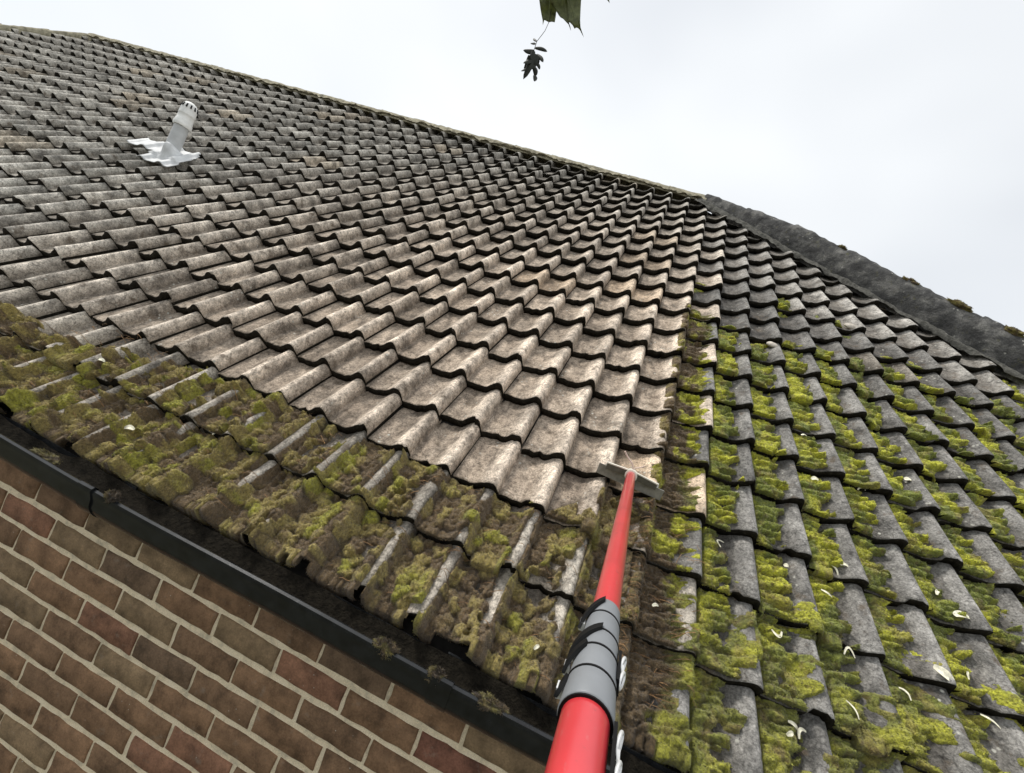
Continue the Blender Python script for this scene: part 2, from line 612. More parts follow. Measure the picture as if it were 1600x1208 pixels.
def tile_arrays(seed, waves=2, nx=NX, amp=1.0):
    """double-roll pantile: local x in columns from the left crest, y in courses from its lower edge, z in waves"""
    rs = np.random.default_rng(seed)
    one = np.array([0.0, 0.035, 0.065, 0.09, 0.115, 0.14, 0.158, 0.175, 0.21, 0.30, 0.42, 0.54, 0.63, 0.70, 0.77, 0.83, 0.88, 0.92, 0.96])
    t = np.concatenate([one + k_ for k_ in range(waves + 1)])
    t = np.concatenate([[0.15], t[(t > 0.155) & (t < waves + 0.13)], [waves + 0.145]])
    n = len(t) - 1
    X, V = np.meshgrid(t, VROW)
    Z = prof(X) - STEP * V
    edge = (vnoise(t * 9 + seed * 3.1, t * 0 + seed, seed) - 0.5) * 0.042 * amp
    chip = np.where(vnoise(t * 5.3 + seed, t * 0 + 7.7, seed + 3) > 0.80, 0.05, 0.0) * amp
    V = V.copy()
    V[0] += edge + chip
    V[1] += edge + chip
    V[2] += edge + chip
    Z[1] -= 0.018
    Z[0] -= THK
    wob = (fbm(X * 2 + seed, V * 2.0, seed + 9, 2) - 0.5) * 0.035 * amp
    wob[0] = wob[1]
    Z += wob
    Z[:, 0] -= 0.035                                       # side lap tucked under its neighbour
    Z[:, 1] -= 0.015
    Z[:, -1] += 0.004
    verts = np.stack([X, V, Z], -1).reshape(-1, 3)
    nv, nc = len(VROW), n + 1
    f, mi = [], []
    for j in range(nv - 1):
        for i in range(n):
            a = j * nc + i
            f.append((a, a + 1, a + nc + 1, a + nc))
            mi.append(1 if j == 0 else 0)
    base = len(verts)
    # underside behind the butt and the right-hand lip
    und = verts[:nc].copy()
    und[:, 1] += 0.4
    und[:, 2] -= 0.02
    verts = np.concatenate([verts, und])
    for i in range(n):
        f.append((i + 1, i, base + i, base + i + 1))
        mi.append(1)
    lip = verts[[j * nc + n for j in range(nv)]].copy()
    lip[:, 2] -= 0.07
    b2 = len(verts)
    verts = np.concatenate([verts, lip])
    for j in range(1, nv - 1):
        f.append((j * nc + n, b2 + j, b2 + j + 1, (j + 1) * nc + n))
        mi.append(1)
    return verts, np.array(f), np.array(mi)


def clean_mask(c, r):
    """has the scraper been here: the pale swept field left of the pole"""
    return (c < 0.2) & (r > -0.2) & ((c < -2.0) | (r > 0.7))


def tile_tint(c, r, rs):
    g = rs.random()
    if r < -0.2 and c < 0.5:
        col = np.array([0.30, 0.272, 0.235]) * (1.25 if c < -10 and r > -1.5 else 1.0)
    elif c > 0.0 and r < 9.5 - 0.2 * max(c, 0):
        col = np.array([0.180, 0.174, 0.165])
    elif c > 0.0:
        col = np.array([0.320, 0.305, 0.283])
    else:
        k = min(1.0, max(0.0, (math.hypot(c + 2, (r - 1) * 1.33) - 7) / 13.0))
        col = np.array([0.540, 0.458, 0.378]) * (1 - k) + np.array([0.370, 0.353, 0.320]) * k
    col = col * (0.78 + 0.42 * g)
    if rs.random() < 0.05:
        col = col * np.array([1.06, 0.99, 0.90])
    return col


def wear_and_shade(x, y, seed):
    """weathered rolls with sky light painted in, grimy pans with shade painted in"""
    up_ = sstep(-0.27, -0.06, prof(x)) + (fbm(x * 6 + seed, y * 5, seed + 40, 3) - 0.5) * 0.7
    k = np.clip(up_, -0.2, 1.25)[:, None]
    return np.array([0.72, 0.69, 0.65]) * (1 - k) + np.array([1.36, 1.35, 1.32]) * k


VAR = 8
tile_var = []
for k in range(VAR):
    v, f, mi = tile_arrays(k + 1)
    tile_var.append((v, f, mi))
hv, hf, hmi = tile_arrays(31, waves=1)
scale_t = np.array([W, G, W])
tile_mesh = []
for k in range(VAR):
    v, f, mi = tile_var[k]
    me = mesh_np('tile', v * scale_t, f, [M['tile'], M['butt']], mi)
    add_col(me, 'tint', wear_and_shade(v[:, 0], v[:, 1], k))
    tile_mesh.append(me)

rt = np.random.default_rng(5)
cand = []
for r in range(-2, 17):
    c_r = hip_right(r + 0.6)
    c_l = max(hip_left(r + 0.6), -20 - 3.1 * (r + 2) - 8)
    k0 = int(math.floor(c_l))
    c_stop = min(c_r, 19)
    c = k0 - ((k0 + r) % 2)
    while c < c_stop - 0.3:
        cand.append((c, r, c_r))
        c += 2


def in_view(c, r):
    p_ = roofpt(c, r) - CAM
    z = p_.dot(CF)
    if z < 0.05:
        return False, 99
    x, y = p_.dot(CR) / z * 673.09 + 800, p_.dot(CD) / z * 673.09 + 604
    return (-60 < x < 1660 and -60 < y < 1290), p_.length


ranked = sorted(range(len(cand)), key=lambda i: (0 if in_view(cand[i][0] + 1.2, cand[i][1] + 0.4)[0] else 1,
                                                  in_view(cand[i][0] + 1.2, cand[i][1] + 0.4)[1]))
single = set(i for i in ranked[:300])
SV, SF, SM, SCOL, nsv = [], [], [], [], 0
vent_c, vent_r = -21.7, 6.35
for i, (c, r, c_r) in enumerate(cand):
    tint = tile_tint(c + 1, r, rt)
    jit = (rt.random(4) - 0.5)
    old = 1.6 if c > 0 else 1.0
    dx, dy, dzz, rz = jit[0] * 0.035, jit[1] * 0.060 * old, jit[2] * 0.030 * old, jit[3] * 0.018 * old
    sag = -0.05 * math.sin(c * 0.23 + 1.0) * 0.5
    vi = int(rt.integers(0, VAR))
    clip = c + 2.2 > c_r - 0.1
    if i in single and not clip:
        o = obj('tile', tile_mesh[vi], roof, ((c + dx) * W, (r + dy) * G, (dzz + sag * 0.3) * W))
        o.rotation_euler = (jit[0] * 0.012 * old, jit[1] * 0.012, rz)
        o.color = (*tint, 1)
    else:
        v, f, mi = tile_var[vi]
        v = v.copy()
        v[:, 0] += c + dx
        v[:, 1] += r + dy
        v[:, 2] += dzz + sag * 0.3
        if clip:
            v[:, 0] = np.minimum(v[:, 0], np.array([hip_right(q) for q in v[:, 1]]))
        else:
            v[:, 0] = np.maximum(v[:, 0], np.array([hip_left(q) for q in v[:, 1]]))
        v[:, 1] = np.minimum(v[:, 1], RT - 0.05)
        if i in single:
            me = mesh_np('tile', v * scale_t, f, [M['tile'], M['butt']], mi)
            add_col(me, 'tint', wear_and_shade(v[:, 0], v[:, 1], vi))
            o = obj('tile', me, roof)
            o.color = (*tint, 1)
        else:
            SV.append(v * scale_t)
            SF.append(f + nsv)
            SM.append(mi)
            SCOL.append(tint * wear_and_shade(v[:, 0], v[:, 1], vi))
            nsv += len(v)
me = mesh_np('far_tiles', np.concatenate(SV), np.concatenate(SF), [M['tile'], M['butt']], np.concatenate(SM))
add_col(me, 'tint', np.concatenate(SCOL))
tag(obj('far_tiles', me, roof), kind='stuff')

# ------------------------------------------------------------------ ridge and hips
def sweep_caps(name, a, b, up, halfw, rise, skirt, length, mat, parent, seed, flat=0.0, step=1.0, taper=0.0, rough=0.0):
    """overlapping cap tiles from a to b (roof coordinates, metres)"""
    a, b, up = Vector(a), Vector(b), Vector(up).normalized()
    d = (b - a).normalized()
    side = d.cross(up).normalized()
    L = (b - a).length
    n = max(1, int(round(L / length)))
    out = []
    for k in range(n):
        rs = random.Random(seed + k)
        s0, s1 = L * k / n - 0.012, L * (k + 1) / n + 0.03
        mb = MB()
        rings = []
        NS = 16
        for q, s in enumerate([s0, s0 + 0.015] + [s0 + (s1 - s0) * q_ / 12 for q_ in range(1, 13)]):
            tp = 1.0 - taper * max(0.0, 1.0 - s / 0.95)
            ring = []
            lift = (0.016 - 0.026 * (s - s0) / (s1 - s0)) * step + (rs.random() - 0.5) * 0.006
            for t in (0, 1):
                for i_ in range(NS + 1):
                    ang = math.pi * (i_ if t == 0 else NS - i_) / NS
                    rr = 1.0 if t == 0 else 0.86
                    x = -math.cos(ang) * halfw * rr * tp
                    zc = math.sin(ang) ** (1.0 - flat) * rise * rr * tp - skirt * (abs(math.cos(ang)) ** 3)
                    jz = (float(fbm(np.array(s * 26.0 + seed), np.array(x * 30.0), seed, 4)) - 0.5) * (0.010 + rough)
                    jx = jz * 0.4
                    ring.append(a + d * s + side * (x + jx) + up * (zc + lift + jz))
            rings.append(ring)
        mb.rings(rings, True, True)
        out.append(mb.build(name, mat, parent, autosmooth=70))
    return out


def bedding(name, a, b, up, off, width, h, parent, seed, mat='bed'):
    """rough mortar squeezed out along one edge of the caps"""
    a, b, up = Vector(a), Vector(b), Vector(up).normalized()
    d = (b - a).normalized()
    side = d.cross(up).normalized()
    L = (b - a).length
    n = int(L / 0.02)
    s = np.linspace(0, L, n)
    m_ = 7
    P = np.zeros((n, m_, 3))
    for j in range(m_):
        q = j / (m_ - 1)
        wob = (fbm(s * 14, s * 0 + j * 0.8, seed, 4) - 0.5)
        x = off + width * q * (1 + 0.55 * wob)
        z = h * (1 - q) ** 0.8 + wob * 0.05 * (0.3 + q)
        for k in range(3):
            P[:, j, k] = a[k] + d[k] * s + side[k] * x + up[k] * z
    V = P.reshape(-1, 3)
    I = np.arange(n * m_).reshape(n, m_)
    F = np.stack([I[:-1, :-1], I[1:, :-1], I[1:, 1:], I[:-1, 1:]], -1).reshape(-1, 4)
    return obj(name, mesh_np(name, V, F, M[mat]), parent)


RP = lambda c, r, h: (c * W, r * G, h * W)
ridge_up = (0, ST, CT)                                   # world up, in roof coordinates
sweep_caps('ridge_tile', RP(CLH, RT, -0.30), RP(CRH + 0.3, RT, -0.30), ridge_up, 0.42 * W, 0.42 * W, 0.10 * W, 0.42, M['ridge'], roof, 100, 0.0, 0.3)
bedding('ridge_mortar', RP(CLH, RT, -0.30), RP(CRH, RT, -0.30), ridge_up, 0.30 * W, 0.22 * W, 0.02, roof, 61, 'ridge')
hip_a, hip_b = RP(CRH - 0.1, RT, -0.36), RP(hip_right(-2.3), -2.3, -0.36)
hip_up = Vector((0.30, 0.20, 1.0))
ht = sweep_caps('hip_tile', hip_a, hip_b, hip_up, 0.60 * W, 1.14 * W, 0.12 * W, 0.46, M['hip'], roof, 200, 0.25, 0.55, 0.50, 0.008)
hbm = bedding('hip_mortar', hip_a, hip_b, hip_up, 0.48 * W, 0.30 * W, 0.045, roof, 71)
sweep_caps('hip_tile', RP(CLH + 0.2, RT, -0.35), RP(hip_left(5), 5, -0.35), Vector((-0.3, 0.2, 1)), 0.5 * W, 0.42 * W, 0.1 * W, 0.46, M['ridge'], roof, 300, 0.0, 0.3)

# ------------------------------------------------------------------ vent pipe with cap and flashing
vb = roofpt(vent_c, vent_r, -0.1)
up = Vector((0, 0, 1))


def lathe(mb, base, axis, prof_, n=28):
    axis = Vector(axis).normalized()
    e1 = axis.orthogonal().normalized()
    e2 = axis.cross(e1)
    mb.rings([[base + axis * z + (e1 * math.cos(2 * math.pi * k / n) + e2 * math.sin(2 * math.pi * k / n)) * r_ for k in range(n)] for r_, z in prof_])


mb = MB()
lathe(mb, vb, up, [(0.056, -0.10), (0.050, 0.02), (0.0485, 0.06), (0.047, 0.30)])
vent = mb.build('vent_pipe', M['pvc'], house, loc=-HL)
tag(vent, label='grey soil vent pipe with a slotted white cap and bright flashing')
mb = MB()
lathe(mb, vb, up, [(0.0462, 0.235), (0.0581, 0.235), (0.0607, 0.245), (0.0594, 0.262), (0.0548, 0.275), (0.0548, 0.285), (0.0521, 0.290), (0.0521, 0.325), (0.0541, 0.328), (0.0541, 0.334),
                   (0.0528, 0.340), (0.0521, 0.385), (0.0475, 0.405), (0.0363, 0.422), (0.0198, 0.431), (0.0026, 0.434)])
vcap = mb.build('vent_cap', M['cap'], vent)
for k in range(12):
    a = 2 * math.pi * k / 12
    d_ = Vector((math.cos(a), math.sin(a), 0))
    t_ = Vector((-d_.y, d_.x, 0))
    mb = MB()
    mb.box(vb + d_ * 0.0485 + up * 0.392, d_ * 0.006, t_ * 0.0045, up * 0.014 - d_ * 0.005)
    mb.build('vent_slot', M['slot'], vcap, smooth=False)
# flashing sheet dressed over the tiles
fx, fy = np.linspace(-2.5, 1.0, 71), np.linspace(-0.72, 0.62, 30)
FX, FY = np.meshgrid(fx, fy)
cc, rr_ = vent_c + FX + 0.15, vent_r + FY
fr = rr_ - np.floor(rr_)
hz = np.maximum(prof(cc) * 0.40 - STEP * fr * 0.35 + 0.085, 0.70 * np.exp(-((FX * 2.6) ** 2 + (FY * 3.4) ** 2) * 1.2) - 0.25)
hz += (fbm(FX * 4, FY * 5, 3, 3) - 0.5) * 0.04
V = np.stack([cc * W, rr_ * G, hz * W], -1).reshape(-1, 3)
I = np.arange(FX.size).reshape(FX.shape)
F = np.stack([I[:-1, :-1], I[:-1, 1:], I[1:, 1:], I[1:, :-1]], -1).reshape(-1, 4)
rj = np.random.default_rng(4)
keep = ((FX[:-1, :-1] > -0.75 + 0.15 * np.sin(FY[:-1, :-1] * 9)) | (FY[:-1, :-1] > -0.10)).ravel()
keep &= ((FX[:-1, :-1] < 0.9 - 0.5 * np.clip(FY[:-1, :-1], 0, 1)) & (FX[:-1, :-1] + 0 * FY[:-1, :-1] > -2.4)).ravel()
fl = obj('flashing', mesh_np('flashing', V, F[keep], M['flash']), vent)
# children of the vent are in house coordinates; the sheet was laid out in roof coordinates
fl.rotation_euler = (TH, 0, 0)
sol = fl.modifiers.new('thickness', 'SOLIDIFY')
sol.thickness = 0.004

# ------------------------------------------------------------------ wall of bricks
BX, BZ, YW = 1.245 * W, 0.470 * W, -1.80 * W
ZTOP = -2.78 * W
wm = MB()
wallL, wallR = pD.x + 0.5, pC.x - 0.5
yb = ymir - YW
wm.hexa([(wallL, YW + 0.004, GZ), (wallR, YW + 0.004, GZ), (wallR, yb, GZ), (wallL, yb, GZ),
         (wallL, YW + 0.004, ZTOP + 0.05), (wallR, YW + 0.004, ZTOP + 0.05), (wallR, yb, ZTOP + 0.05), (wallL, yb, ZTOP + 0.05)])
wall = wm.build('wall', M['mortar'], house, smooth=False, loc=-HL)
tag(wall, label='brown and red brick wall with pale mortar joints below the gutter')
JT, JH = 0.0185, 0.011


def brick_mesh(seed, lx):
    rs = random.Random(seed)
    hx, hz2, bev = lx / 2, (BZ - JT) / 2, 0.004
    yf = -0.0035
    j = lambda s=0.0022: (rs.random() - 0.5) * 2 * s
    nx_ = 6
    outer, inner = [], []
    per = [(-hx + 2 * hx * k / nx_, -hz2) for k in range(nx_)] + [(hx, -hz2 + 2 * hz2 * k / 3) for k in range(3)] + \
          [(hx - 2 * hx * k / nx_, hz2) for k in range(nx_)] + [(-hx, hz2 - 2 * hz2 * k / 3) for k in range(3)]
    for (x, z) in per:
        x, z = x + j(), z + j()
        outer.append((x, 0.02, z))
        inner.append((x * (1 - bev / hx), yf + j(0.0008), z * (1 - bev / hz2)))
    mid = [(x * 1.0, 0.0005, z * 1.0) for (x, _, z) in outer]
    mb_ = MB()
    mb_.rings([outer, mid, inner], False, True)
    me_ = bpy.data.meshes.new('brick')
    me_.from_pydata(mb_.v, [], mb_.f)
    me_.materials.append(M['brick'])
    me_.polygons.foreach_set('use_smooth', np.full(len(me_.polygons), True, dtype=bool))
    me_.update()
    me_.set_sharp_from_angle(angle=R(60))
    return me_


bvar = [brick_mesh(k, BX - JH) for k in range(6)]
pal = [((0.205, 0.122, 0.068), 8), ((0.210, 0.146, 0.083), 7), ((0.180, 0.110, 0.063), 5), ((0.205, 0.106, 0.064), 3), ((0.200, 0.092, 0.060), 1), ((0.155, 0.102, 0.063), 1)]
palx = [c_ for c_, n_ in pal for _ in range(n_)]
rb = random.Random(21)
bricks = []
for k in range(-1, 25):
    zc = -3.33 * W + BZ * (0.5 - k)
    x0 = (-4.24 if k % 2 == 0 else -4.86) * W
    for q in range(-14, 9):
        bricks.append((x0 + BX * (q + 0.5), zc, k, q))
bricks.sort(key=lambda t_: (Vector((t_[0], YW, t_[1])) - (CAM + Vector((-0.9, 0, -1.2)))).length)
far_v, far_f = [], []
for i, (x, z, k, q) in enumerate(bricks):
    if i < 300:
        o = obj('brick', bvar[rb.randrange(6)], wall, (x + (rb.random() - 0.5) * 0.004, YW, z + (rb.random() - 0.5) * 0.003))
        kv = 0.90 + 0.2 * rb.random()
        o.color = (*[c_ * kv for c_ in rb.choice(palx)], 1)
        if rb.random() < 0.5:
            o.rotation_euler = (0, (rb.random() - 0.5) * 0.012, 0)
    else:
        n0 = len(far_v)
        hx, hz2 = (BX - JH) / 2, (BZ - JT) / 2
        far_v += [(x - hx, YW + 0.01, z - hz2), (x + hx, YW + 0.01, z - hz2), (x + hx, YW + 0.01, z + hz2), (x - hx, YW + 0.01, z + hz2),
                  (x - hx, YW - 0.003, z - hz2), (x + hx, YW - 0.003, z - hz2), (x + hx, YW - 0.003, z + hz2), (x - hx, YW - 0.003, z + hz2)]
        far_f += [tuple(n0 + t_ for t_ in fc) for fc in ((4, 5, 6, 7), (0, 1, 5, 4), (1, 2, 6, 5), (2, 3, 7, 6), (3, 0, 4, 7))]
fb = obj('far_bricks', mesh_np('far_bricks', np.array(far_v), np.array(far_f), M['brick'], smooth=False), wall)
fb.color = (0.14, 0.095, 0.065, 1)
tag(fb, kind='stuff')

# ------------------------------------------------------------------ fascia and gutter
YF = YW - 0.004
mb = MB()
x0, x1 = wallL, wallR
mb.hexa([(x0, YF - 0.018, -2.80 * W), (x1, YF - 0.018, -2.80 * W), (x1, YF, -2.80 * W), (x0, YF, -2.80 * W),
         (x0, YF - 0.018, -2.42 * W), (x1, YF - 0.018, -2.42 * W), (x1, YF, -2.42 * W), (x0, YF, -2.42 * W)])
mb.build('fascia', M['fascia'], house, smooth=False, loc=-HL)

GR = 0.058                                   # half-round gutter
GYC, GZC = -2.50 * W + GR, -2.185 * W
gp = []
NA = 22
for k in range(NA + 1):
    a = math.pi + math.pi * k / NA
    gp.append((GYC + math.cos(a) * GR, GZC + math.sin(a) * GR * 1.22 - (0.010 if 2 < k < NA - 2 else 0)))
lip = [(GYC - GR + 0.010, GZC + 0.004), (GYC - GR + 0.008, GZC + 0.011), (GYC - GR + 0.001, GZC + 0.013), (GYC - GR - 0.005, GZC + 0.009), (GYC - GR - 0.006, GZC + 0.001), (GYC - GR - 0.003, GZC - 0.006)]
outer = lip + gp[2:]
inner = [(y * 0.955 + GYC * 0.045, z * 0.955 + (GZC + 0.003) * 0.045) for (y, z) in reversed(gp[1:])]
section = outer + inner
mb = MB()
xs = np.arange(wallL - 0.3, wallR + 0.3, 0.15)
rings = []
for x in xs:
    wv = 0.004 * math.sin(x * 2.1 + 0.4) + 0.002 * math.sin(x * 5.3)
    rings.append([(x, y + wv * 0.6, z + wv) for (y, z) in section])
mb.rings(rings, True, True)
gut = mb.build('gutter', M['gutter'], house, loc=-HL, autosmooth=35)
tag(gut, label='black half-round plastic gutter with moss clumps on its lip')
for xb in (pix(172, 784, 1.0).x * 0 - 8.62 * W, -2.25 * W, -15.5 * W, 5.0 * W):   # joint unions clipped round the gutter
    mb = MB()
    sec2 = [(y + (y - GYC) * 0.12, z + (z - GZC) * 0.10 + 0.002) for (y, z) in outer]
    sec3 = [(y + (y - GYC) * 0.015, z + (z - GZC) * 0.015) for (y, z) in reversed(outer)]
    mb.rings([[(xb + s, y, z) for (y, z) in sec2 + sec3] for s in (-0.026, -0.021, 0.021, 0.026)], True, True)
    mb.build('gutter_clip', M['gutter'], gut, autosmooth=35)
# mould and silt in the gutter, blackened and banked up to stand for shade
s = np.arange(wallL, 3.2, 0.012)
yy = np.linspace(-0.92, 0.92, 14)
S, Y = np.meshgrid(s, yy)
Zg = GZC - 0.040 + 0.034 * fbm(S * 7, Y * 1.2, 40, 5) - 0.016 * (1 - Y ** 2) + 0.030 * np.clip(Y, 0, 1) ** 2
V = np.stack([S, GYC + Y * GR * 0.95, Zg], -1).reshape(-1, 3)
I = np.arange(S.size).reshape(S.shape)
F = np.stack([I[:-1, :-1], I[:-1, 1:], I[1:, 1:], I[1:, :-1]], -1).reshape(-1, 4)
tag(obj('gutter_silt_shade', mesh_np('gutter_silt_shade', V, F, M['debris_shade']), gut), kind='stuff')

# ------------------------------------------------------------------ moss
YG = np.array([0.47, 0.47, 0.04])     # yellow-green cushion moss
GN = np.array([0.21, 0.24, 0.04])     # deep green
OL = np.array([0.35, 0.275, 0.085])     # olive
BR = np.array([0.170, 0.116, 0.058])     # brown, dying


def moss_field(c, r, v):
    """height (waves) and colour of the moss at column c, course row r, fraction v up that tile"""
    t = c % 1.0
    y = r + v
    fing = fbm(c * 1.7 + 3, y * 12.0 - c * 1.5, 51, 3)                       # fingers lying across the slope
    lump = fbm(c * 9, y * 11, 52, 3)
    cush = np.clip(1 - cells(c * 6.5, y * 8.5, 53), 0, 1)
    fine = fbm(c * 19, y * 25, 63, 2)
    mound = fbm(c * 2.3 + 2, y * 3.0, 65, 2)
    patch = fbm(c * 0.55, y * 0.75, 54, 3)
    # --- right-hand, unswept part
    wx, wy = (fbm(c * 7, y * 9, 81, 2) - 0.5) * 0.10, (fbm(c * 7 + 40, y * 9, 82, 2) - 0.5) * 0.07
    pf, idf = pillows((c + wx) * 2.2, (y + wy) * 13.0 - c * 1.9, 51)     # fingers lying across the slope
    ps, ids = pillows((c + wx) * 9.0, (y + wy) * 12.5, 83)               # small tufts
    right = sstep(0.02, 0.35, c + (fbm(y * 2.2, c * 0 + 1.5, 57, 3) - 0.5) * 0.7)
    reach = 0.46 + 0.34 * (idf - 0.5) + 0.30 * (patch - 0.5)
    tloc = np.where(t < 0.145, 1.0, t)
    core = np.sqrt(sstep(0.0, 0.10, reach - (tloc - 0.145) + (fing - 0.5) * 0.08))
    cov = np.clip(1.04 - np.clip(y - 4.6, 0, 9) * 0.150 - np.clip(c - 6.5, 0, 9) * 0.015, 0, 1.1)
    have = sstep(0.0, 0.10, cov - (0.22 + 1.05 * (patch - 0.25)) - 0.35 * (idf < 0.14))
    hB = right * core * have * (0.004 + 0.15 * pf ** 0.8 * (0.40 + 0.75 * idf) + 0.040 * ps + 0.035 * fine)
    low = sstep(0.6, -1.4, y)                                      # lower courses: growth over the crests too
    hB = np.maximum(hB, right * low * sstep(0.55, 0.64, fbm(c * 2.2, y * 4, 58, 3)) * (0.01 + 0.11 * pf + 0.04 * ps))
    # --- unswept strip by the eave, left
    pc, idc = pillows((c + wx * 1.5) * 4.4, (y + wy * 1.5) * 5.6, 84)
    lim = np.where(c < -2.05, -0.62 * sstep(-9.0, -13.5, c) - 0.25 * sstep(-9.0, -13.5, c) * (fbm(c * 1.9, c * 0 + 2.0, 86, 3) - 0.5), np.where(c < -1.0, -0.05 + 0.5 * sstep(-2.0, -1.2, c), 1.2))
    left = (1 - sstep(-0.03, 0.03, y - lim - np.where(c < -9, (fing - 0.5) * 0.5, 0))) * (1 - sstep(0.1, 0.5, c))
    bare = np.exp(-(np.minimum(t * 1.3, 1 - t) / 0.17) ** 2) * sstep(0.33, 0.48, fbm(c * 1.7 + 8, y * 1.6, 55, 3) - 0.10 * sstep(-1, -2, y))
    cover = 0.90 - 0.85 * bare - 0.65 * sstep(0.50, 0.64, fbm(c * 2.5, y * 3.1, 56, 4)) * sstep(0.1, 0.35, t)
    cover = cover + 0.2 * sstep(-1.2, -2.0, y)
    hA = left * np.sqrt(sstep(0.34, 0.52, cover)) * np.clip(-0.01 + 0.15 * pc ** 0.8 * (0.25 + 0.9 * idc) + 0.055 * ps + 0.04 * fine + 0.14 * np.clip(mound - 0.40, 0, 1), 0, 1)
    h = np.maximum(hA, hB)
    # brown thatch in the half-scraped column next to the swept field
    strip = sstep(-0.15, 0.1, c) * (1 - sstep(0.55, 0.95, c + (fing - 0.5) * 0.6)) * (1 - sstep(6.6, 7.6, y))
    hC = strip * sstep(0.34, 0.5, fbm(c * 3, y * 5, 59, 3)) * (0.01 + 0.09 * pf + 0.07 * ps + 0.04 * fine)
    h = np.maximum(h, hC)
    # colours by species
    a = fbm(c * 2.6, y * 3.2, 60, 4)[..., None]
    b = fbm(c * 5.1 + 4, y * 6.0, 62, 3)[..., None]
    colB = YG * 1.05 * sstep(0.41, 0.60, a) + GN * (1 - sstep(0.41, 0.60, a))
    colB = colB * (0.75 + 0.5 * idf[..., None])
    soil_shade_b = (1 - sstep(0.08, 0.40, pf))[..., None] * 0.6  # soil brown between the fingers, doubling as painted crease shade
    colB = colB * (1 - soil_shade_b) + np.array([0.10, 0.085, 0.03]) * soil_shade_b
    lowb = sstep(1.0, -1.6, y)[..., None] * 0.50
    colB = colB * (1 - lowb) + (GN * 0.55 + OL * 0.45) * lowb
    colB = colB * (1 - 0.5 * sstep(0.58, 0.75, b)) + OL * 0.5 * sstep(0.58, 0.75, b)
    colA = OL * (1 - sstep(0.5, 0.68, a)) + YG * 0.80 * sstep(0.5, 0.68, a)
    pk = (idc * 0.65 + a[..., 0] * 0.7)[..., None]
    colA = BR * (1 - sstep(0.52, 0.74, pk)) + OL * sstep(0.52, 0.74, pk)
    ky = sstep(0.84, 1.02, pk) * 0.75
    colA = colA * (1 - ky) + YG * 0.75 * ky
    soil = (1 - sstep(0.10, 0.50, pc))[..., None] * 0.75  # creases between cushions: soil colour with their shade painted in
    colA = colA * (1 - soil) + np.array([0.085, 0.058, 0.032]) * soil  # soil brown and painted crease shade together
    nearp = np.exp(-((c + 0.3) / 0.9) ** 2)[..., None] * sstep(1.8, 0.2, y)[..., None] * 0.45
    colA = colA * (1 - nearp) + BR * nearp
    wB = right[..., None]
    col = colA * (1 - wB) + colB * wB
    kc = (strip * np.clip(1.0 - 0.9 * sstep(0.50, 0.62, a[..., 0]), 0, 1))[..., None]
    col = col * (1 - kc) + BR * 0.8 * kc
    return h, np.clip(col, 0.005, 1)


